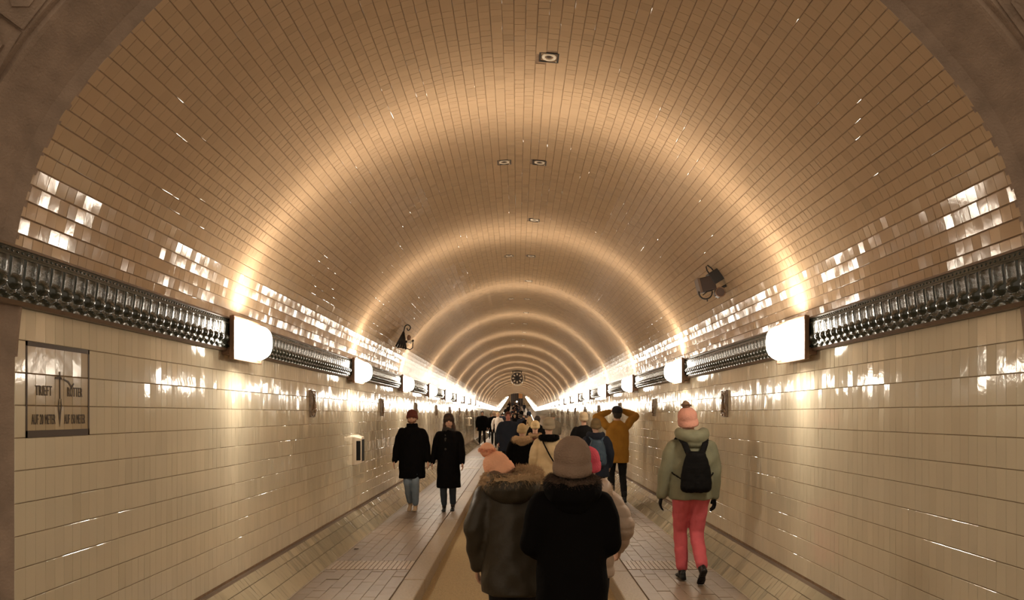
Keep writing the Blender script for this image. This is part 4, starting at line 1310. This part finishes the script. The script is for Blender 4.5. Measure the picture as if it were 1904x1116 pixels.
        for q in (-1, 1):
            bm = bmesh.new()
            pts = [sp(z1 - .02) + Vector((q * .05, cy - .03, 0)) * s, sp(1.43) + Vector((q * .105, -.165, .0)) * s, sp(1.475) + Vector((q * .135, -.06, .02)) * s, sp(1.45) + Vector((q * .14, .07, 0)) * s,
                   sp(1.30) + Vector((q * .15, .165, 0)) * s]
            # flat webbing
            for a, b in zip(pts, pts[1:]):
                for off in (-.024, -.012, 0, .012, .024): chain(bm, [(a + Vector((off * s, 0, 0)), .011 * s), (b + Vector((off * s, 0, 0)), .011 * s)], 6, 1)
            lo = [sp(1.30) + Vector((q * .15, .165, 0)) * s, sp(1.18) + Vector((q * .215, .06, 0)) * s, sp(1.12) + Vector((q * .205, -.08, 0)) * s, sp(z0 + .05) + Vector((q * pwid * .8, cy - .02, 0)) * s]
            chain(bm, [(p, .010 * s) for p in lo], 6, 1)
            blob('pack_strap', bm, .009, 2, pmat, body)
    if strap:
        bm = bmesh.new()
        pts = [sp(1.46) + Vector((-.11, .02, .02)) * s, sp(1.40) + Vector((-.10, -.155, 0)) * s, sp(1.2) + Vector((-.0, -.185, 0)) * s, sp(1.0) + Vector((.12, -.165, 0)) * s, sp(.92) + Vector((.21, -.05, 0)) * s]
        if strap[1] < 0: pts = [Vector((-p.x, p.y, p.z)) for p in pts]
        for a, b in zip(pts, pts[1:]): chain(bm, [(a, .014 * s), (b, .014 * s)], 6, 1)
        blob('bag_strap', bm, .009, 2, strap[0], body)
    return body, dict(sp=sp, hc=hc, rot=rot, s=s, wL=wL, wR=wR, eL=eL, eR=eR)

PI = math.pi
black = cloth('black_wool', (.0030, .0026, .0026)); black2 = cloth('black_down', (.005, .0045, .0045), .7)
for m_ in (black, black2): m_.node_tree.nodes['Principled BSDF'].inputs['Specular IOR Level'].default_value = .08
navy = cloth('navy_cloth', (.014, .018, .030)); jeans = cloth('light_jeans', (.16, .20, .24)); dark_jeans = cloth('dark_jeans', (.035, .045, .06))
olive = cloth('olive_waxed', (.040, .031, .020), .42); sage = cloth('sage_green', (.175, .170, .108), .75); coral = cloth('coral_trousers', (.55, .105, .12), .85)
mustard = cloth('mustard_cloth', (.33, .16, .022)); cream = cloth('cream_down', (.50, .38, .22), .65); beige_p = cloth('beige_puffer', (.40, .30, .23), .55)
taupe = cloth('taupe_knit', (.23, .155, .11), .95, .8, 90); pinkhat = cloth('pink_knit', (.56, .27, .20), .95, .8, 80); peach = cloth('peach_fleece', (.82, .42, .26), .95, .7, 70)
brown_pom = cloth('brown_wool', (.20, .12, .075), .95, .8, 90); maroon = cloth('maroon_knit', (.12, .032, .022), .95, .7, 80); greyhat = cloth('grey_knit', (.28, .23, .16), .95, .7, 80)
beigehat = cloth('beige_knit', (.52, .38, .20), .95, .8, 70); tanfur = cloth('tan_fur', (.44, .30, .17), .95, .5, 60); brownfur = cloth('brown_fur', (.075, .047, .032), .95, .5, 60)
palefur = cloth('pale_fur', (.62, .47, .34), .95, .5, 60); magenta = cloth('magenta_knit', (.60, .08, .12), .95, .8, 60); tan_shoe = cloth('tan_suede', (.45, .32, .20), .8)
greyjk = cloth('grey_jacket', (.17, .14, .10)); blue_pack = cloth('blue_pack', (.045, .075, .11), .5); scarfm = cloth('dark_scarf', (.03, .026, .022), .95); brownc = cloth('brown_cloth', (.09, .045, .03))

# --- nearest pair on the road
b4, q4 = person('person in black coat with tall taupe beanie and dark fur collar, closest to the viewer', .29, 4.22, ROAD, 1.66, lod=2,
    lh=(-.17, .24, 1.04), rh=(.16, .24, 1.04), lpole=(-.5, -1, -.5), rpole=(.42, -1, -.4), headoff=(0, 0, -.055),
    coat=dict(mat=black, hem=.42, w=1.06, flare=.9, sleeve=1.05), hat=('beanie', taupe, 1.42, None, 0, 1.13), furc=dict(mat=brownfur, r=.05, R=.125, dz=.04, len=.75), hair=(M['hair_dark'],), hood=dict(mat=black, r=.05), headtilt=(-.05, 0, 0))
# --- leaning person in olive parka
b5, q5 = person('person in olive parka leaning sideways, fur-trimmed hood and peach pompom hat', -.04, 4.72, ROAD, 1.64, lod=2,
    lean=(-.02, .16), lh=(-.25, .06, .92), rh=(.24, .16, .98), lpole=(-.5, -1, -.3), rpole=(.4, -1, -.3), headoff=(-.065, .05, -.11), headtilt=(-.3, -.55, .1), lf=(.02, 0, 0), rf=(0, .05, 0),
    coat=dict(mat=olive, hem=.745, w=1.06, flare=.6, sleeve=1.08, fn=wrinkle(.009, 10)), hat=('pom', peach, 1.05, peach, .058), furc=dict(mat=tanfur, r=.055, R=.165, dz=.04, tilt=.12, len=1.0, open=.06), hood=dict(mat=olive, r=.07, dz=-.01))
# --- puffer behind
b6, q6 = person('person in shiny beige quilted jacket with magenta hat, half hidden by the taupe beanie', .475, 5.25, ROAD, 1.545, lod=2,
    lh=(-.22, .2, 1.0), rh=(.27, .12, .98), coat=dict(mat=beige_p, hem=.78, w=1.0, fn=quilt(.013, .085)), hat=('beanie', magenta, 1.05), furc=dict(mat=palefur, r=.06, R=.13, dz=.0, len=1.1), hood=dict(mat=beige_p, r=.06))
# --- coral trousers
b3, q3 = person('person in sage green jacket, coral pink trousers and black backpack walking away', 1.715, 7.50, 0, 1.70, lod=2,
    lf=(.03, .10, 0), rf=(-.035, -.20, .085), rheel=.75, lh=(-.315, .04, .80), rh=(.255, .04, .80), lpole=(-1, -.6, 0), rpole=(1, -.6, 0),
    coat=dict(mat=sage, hem=.86, w=1.12, flare=.3, sleeve=1.15, fold=.0, fn=wrinkle(.008, 9)), pants=coral, gloves=black2,
    hat=('pom', pinkhat, 1.15, brown_pom, .048), headtilt=(0, -.14, 0), headoff=(-.03, 0, -.01), leg=1.05, hood=dict(mat=sage, r=.052, dz=.045), pack=dict(mat=black2, z=(1.0, 1.30), w=.135, d=.13))
# --- couple walking towards the camera
b1, q1 = person('bearded person in black parka, light jeans and maroon beanie holding a hand', -1.835, 13.05, 0, 1.72, head=PI, lod=2,
    lf=(.04, .02, 0), rf=(-.05, -.12, .03), rheel=.3, lh=(-.30, .05, .80), rh=(.31, .03, .86), coat=dict(mat=black, hem=.58, w=1.16, flare=.4, sleeve=1.12, collar=.07), pants=jeans, shoes=tan_shoe,
    hat=('beanie', maroon, .95), beard=cloth('brown_beard', (.16, .08, .045), .95, .8, 120))
b2, q2 = person('person in long black coat and dark scarf, hand held by the bearded walker', -1.20, 13.05, 0, 1.66, head=PI, lod=2,
    lf=(.03, -.05, .01), rf=(-.02, .04, 0), lheel=.12, rh=(.31, .05, .80), lh=(-.26, .06, .84), coat=dict(mat=black, hem=.43, w=1.04, flare=.6, d=1.35, fold=.05, sleeve=1.0), pants=dark_jeans,
    hat=('beanie', cloth('dark_brown_knit', (.05, .032, .022), .95, .8, 70), .9), hair=(cloth('brown_hair', (.06, .03, .018), .7, .5, 90), 'long'), scarf=scarfm, headtilt=(0, .05, .1))
# --- mustard coat taking a photo
b7, q7 = person('person in mustard coat and black cap, both arms raised to take a photo', 1.88, 14.25, 0, 1.82, lod=2,
    lh=(-.13, .16, 1.66), rh=(.12, .16, 1.68), lpole=(-1, -.1, -.6), rpole=(1, -.1, -.6), coat=dict(mat=mustard, hem=.73, w=1.08, flare=.1, fold=.02), hat=('cap', cloth('dark_cap', (.02, .018, .022)),), hair=(M['hair_dark'],), face=True, lf=(-.0, .05, 0), rf=(.03, -.03, 0))
ph = empty('phone', (1.88, 14.25 + .27, 1.755)); tag(ph, 'small phone held up by the person in the mustard coat', 'phone')
bm = bmesh.new(); box(bm, -.075, .075, -.005, .005, -.038, .038, .004); bm_obj('phone_body', bm, M['dark_metal'], ph)
bm = bmesh.new(); box(bm, -.068, .068, -.0062, -.0052, -.034, .034); bm_obj('phone_screen', bm, mat_emit('lit_screen', (.9, .7, .5), 1.0), ph)
# --- middle group
person('person in cream quilted coat, grey beanie, black collar and shoulder strap', .49, 12.0, ROAD, 1.72, lod=1,
    coat=dict(mat=cream, hem=.72, w=1.12, flare=.3, collar=.05, collar_mat=black, fn=quilt(.010, .19)), hat=('beanie', greyhat, 1.1), scarf=None, furc=dict(mat=black, r=.05, R=.13, len=.6), strap=(black, 1), lf=(0, .15, 0), rf=(0, -.15, .04), rheel=.5)
person('person in black coat with tan fur hood and round beige knitted hat', .075, 14.2, ROAD, 1.60, lod=1,
    coat=dict(mat=black, hem=.55, w=1.3, flare=.5, sleeve=1.3), hat=('beanie', beigehat, 1.05), furc=dict(mat=tanfur, r=.065, R=.16, len=1.1), hood=dict(mat=tanfur, r=.06), lf=(0, .1, 0), rf=(0, -.1, .03), rheel=.4)
person('short person with beige cap and maroon jacket between the cream and black coats', .36, 15.6, ROAD, 1.66, lod=1,
    coat=dict(mat=maroon, hem=.8, w=1.05), hat=('beanie', beigehat, .9), furc=dict(mat=tanfur, r=.04, R=.12, len=.7))
person('person with blue backpack over dark jacket and olive beanie, left of the mustard coat', 1.30, 12.6, 0, 1.57, lod=1,
    coat=dict(mat=navy, hem=.70, w=1.2, sleeve=1.2), hat=('beanie', cloth('olive_knit', (.17, .12, .06), .95, .8, 70), 1.0), hood=dict(mat=navy, r=.055), pack=dict(mat=blue_pack, z=(.98, 1.34), w=.15, d=.15, pocket=blue_pack), lf=(0, .12, 0), rf=(0, -.1, 0))
person('person in black jacket with pale hat just ahead of the blue backpack', 1.42, 16.2, 0, 1.68, lod=1,
    coat=dict(mat=black2, hem=.72, w=1.15, sleeve=1.15), hat=('beanie', cloth('pale_knit', (.42, .32, .2), .95, .8, 70), 1.1))
person('person in navy jacket with ruddy face walking towards the viewer', -.28, 22.5, ROAD, 1.90, head=PI, lod=1,
    coat=dict(mat=navy, hem=.66, w=1.35, sleeve=1.3), hair=(cloth('red_brown_hair', (.10, .04, .025)),), lf=(0, .12, 0), rf=(0, -.12, .02), skin=mat_plain('ruddy_skin', (.50, .20, .15), .55))
person('person in dark jacket with black hair ahead of the grey beanie', .58, 22.0, ROAD, 1.78, lod=1, coat=dict(mat=black2, hem=.75, w=1.15), hair=(M['hair_dark'],))
person('person with fair hair in a light jacket, mid crowd', .42, 26.0, ROAD, 1.74, lod=1, coat=dict(mat=cream, hem=.78), hair=(M['hair_fair'], 'long'))
person('person in grey jacket walking alone beside the right wall', 1.46, 30.5, 0, 1.72, lod=1, coat=dict(mat=greyjk, hem=.78, w=1.15, sleeve=1.1), hat=('beanie', greyjk, .9), pants=greyjk)
person('stocky person all in black, left one of two by the left wall', -1.93, 41.5, 0, 1.88, head=PI, lod=1, coat=dict(mat=black, hem=.72, w=1.4, sleeve=1.3), hair=(M['hair_dark'],), lf=(-.04, .08, 0), rf=(.04, -.08, 0))
person('person in black with a pale hat, right one of two by the left wall', -1.25, 41.0, 0, 1.84, head=PI, lod=1, coat=dict(mat=black, hem=.70, w=1.25, sleeve=1.2), hat=('beanie', palefur, .8))
person('person in a long white jacket behind the two in black', -.98, 38.0, 0, 1.80, head=PI, lod=1, coat=dict(mat=cloth('white_cloth', (.62, .56, .50)), hem=.6, w=.8), hair=(M['hair_fair'],))
# --- far crowd: a few builds, copied
crowd = []
pal = [black, black2, navy, brownc, black, navy]
hats = [('beanie', M['hair_dark'], .8), ('beanie', greyhat, .9), None, ('hood', black), None, ('beanie', black, .9)]
for i in range(6):
    crowd.append(person('t', 0, 0, 0, 1.74 + .03 * (i % 3), lod=0, face=False, coat=dict(mat=pal[i], hem=.62 + .04 * (i % 3), w=1.1 + .06 * (i % 2)), hat=hats[i], hair=None if hats[i] else (M['hair_dark'],),
        lf=(0, .1, 0), rf=(0, -.1, .02), pants=[None, dark_jeans, None][i % 3])[0])
spots = []
cr = random.Random(5)
for k in range(56):
    y = 47 + 2.35 * k + cr.uniform(-.8, .8)
    if k % 5 == 1: x = cr.choice((-1, 1)) * cr.uniform(1.3, 1.8)
    else: x = (-.42 if k % 2 else .42) + cr.uniform(-.3, .3)
    spots.append((x, y))
spots = [(x, y) for x, y in spots if not (abs(y - 118) < .6)]
def crowd_name(k, y):
    if y < 93: return 'small dark-clad walker in the crowd on the level stretch of the tunnel', 'crowd on the level stretch'
    return 'tiny dark-clad walker in the crowd on the far rising stretch of the tunnel', 'crowd on the far rising stretch'
used = set()
for k, (x, y) in enumerate(spots):
    base = crowd[k % 6]
    o = base if k < 6 else copy_tree(base)
    z = (0 if abs(x) > 1.0 else ROAD)
    o.location = (x, y, z + zo(y)); o.rotation_euler = (0, 0, (PI if cr.random() < .5 else 0) + cr.uniform(-.3, .3))
    lb, g = crowd_name(k, y)
    o['label'] = lb; o['group'] = g
# a lit phone torch in the far crowd
tl = empty('phone_torch', (-.02, 118.0, 118 * (VPY - 747) / F + CZ)); tag(tl, 'bright white torch light held up in the far crowd', 'torch')
bm = bmesh.new(); sphere(bm, (0, 0, 0), .12, 2, (1, .3, 1)); bm_obj('lens', bm, M['phone_light'], tl, True)
bm = bmesh.new(); box(bm, -.05, .05, .03, .06, -.5, .1, .01); bm_obj('handle', bm, M['dark_metal'], tl)
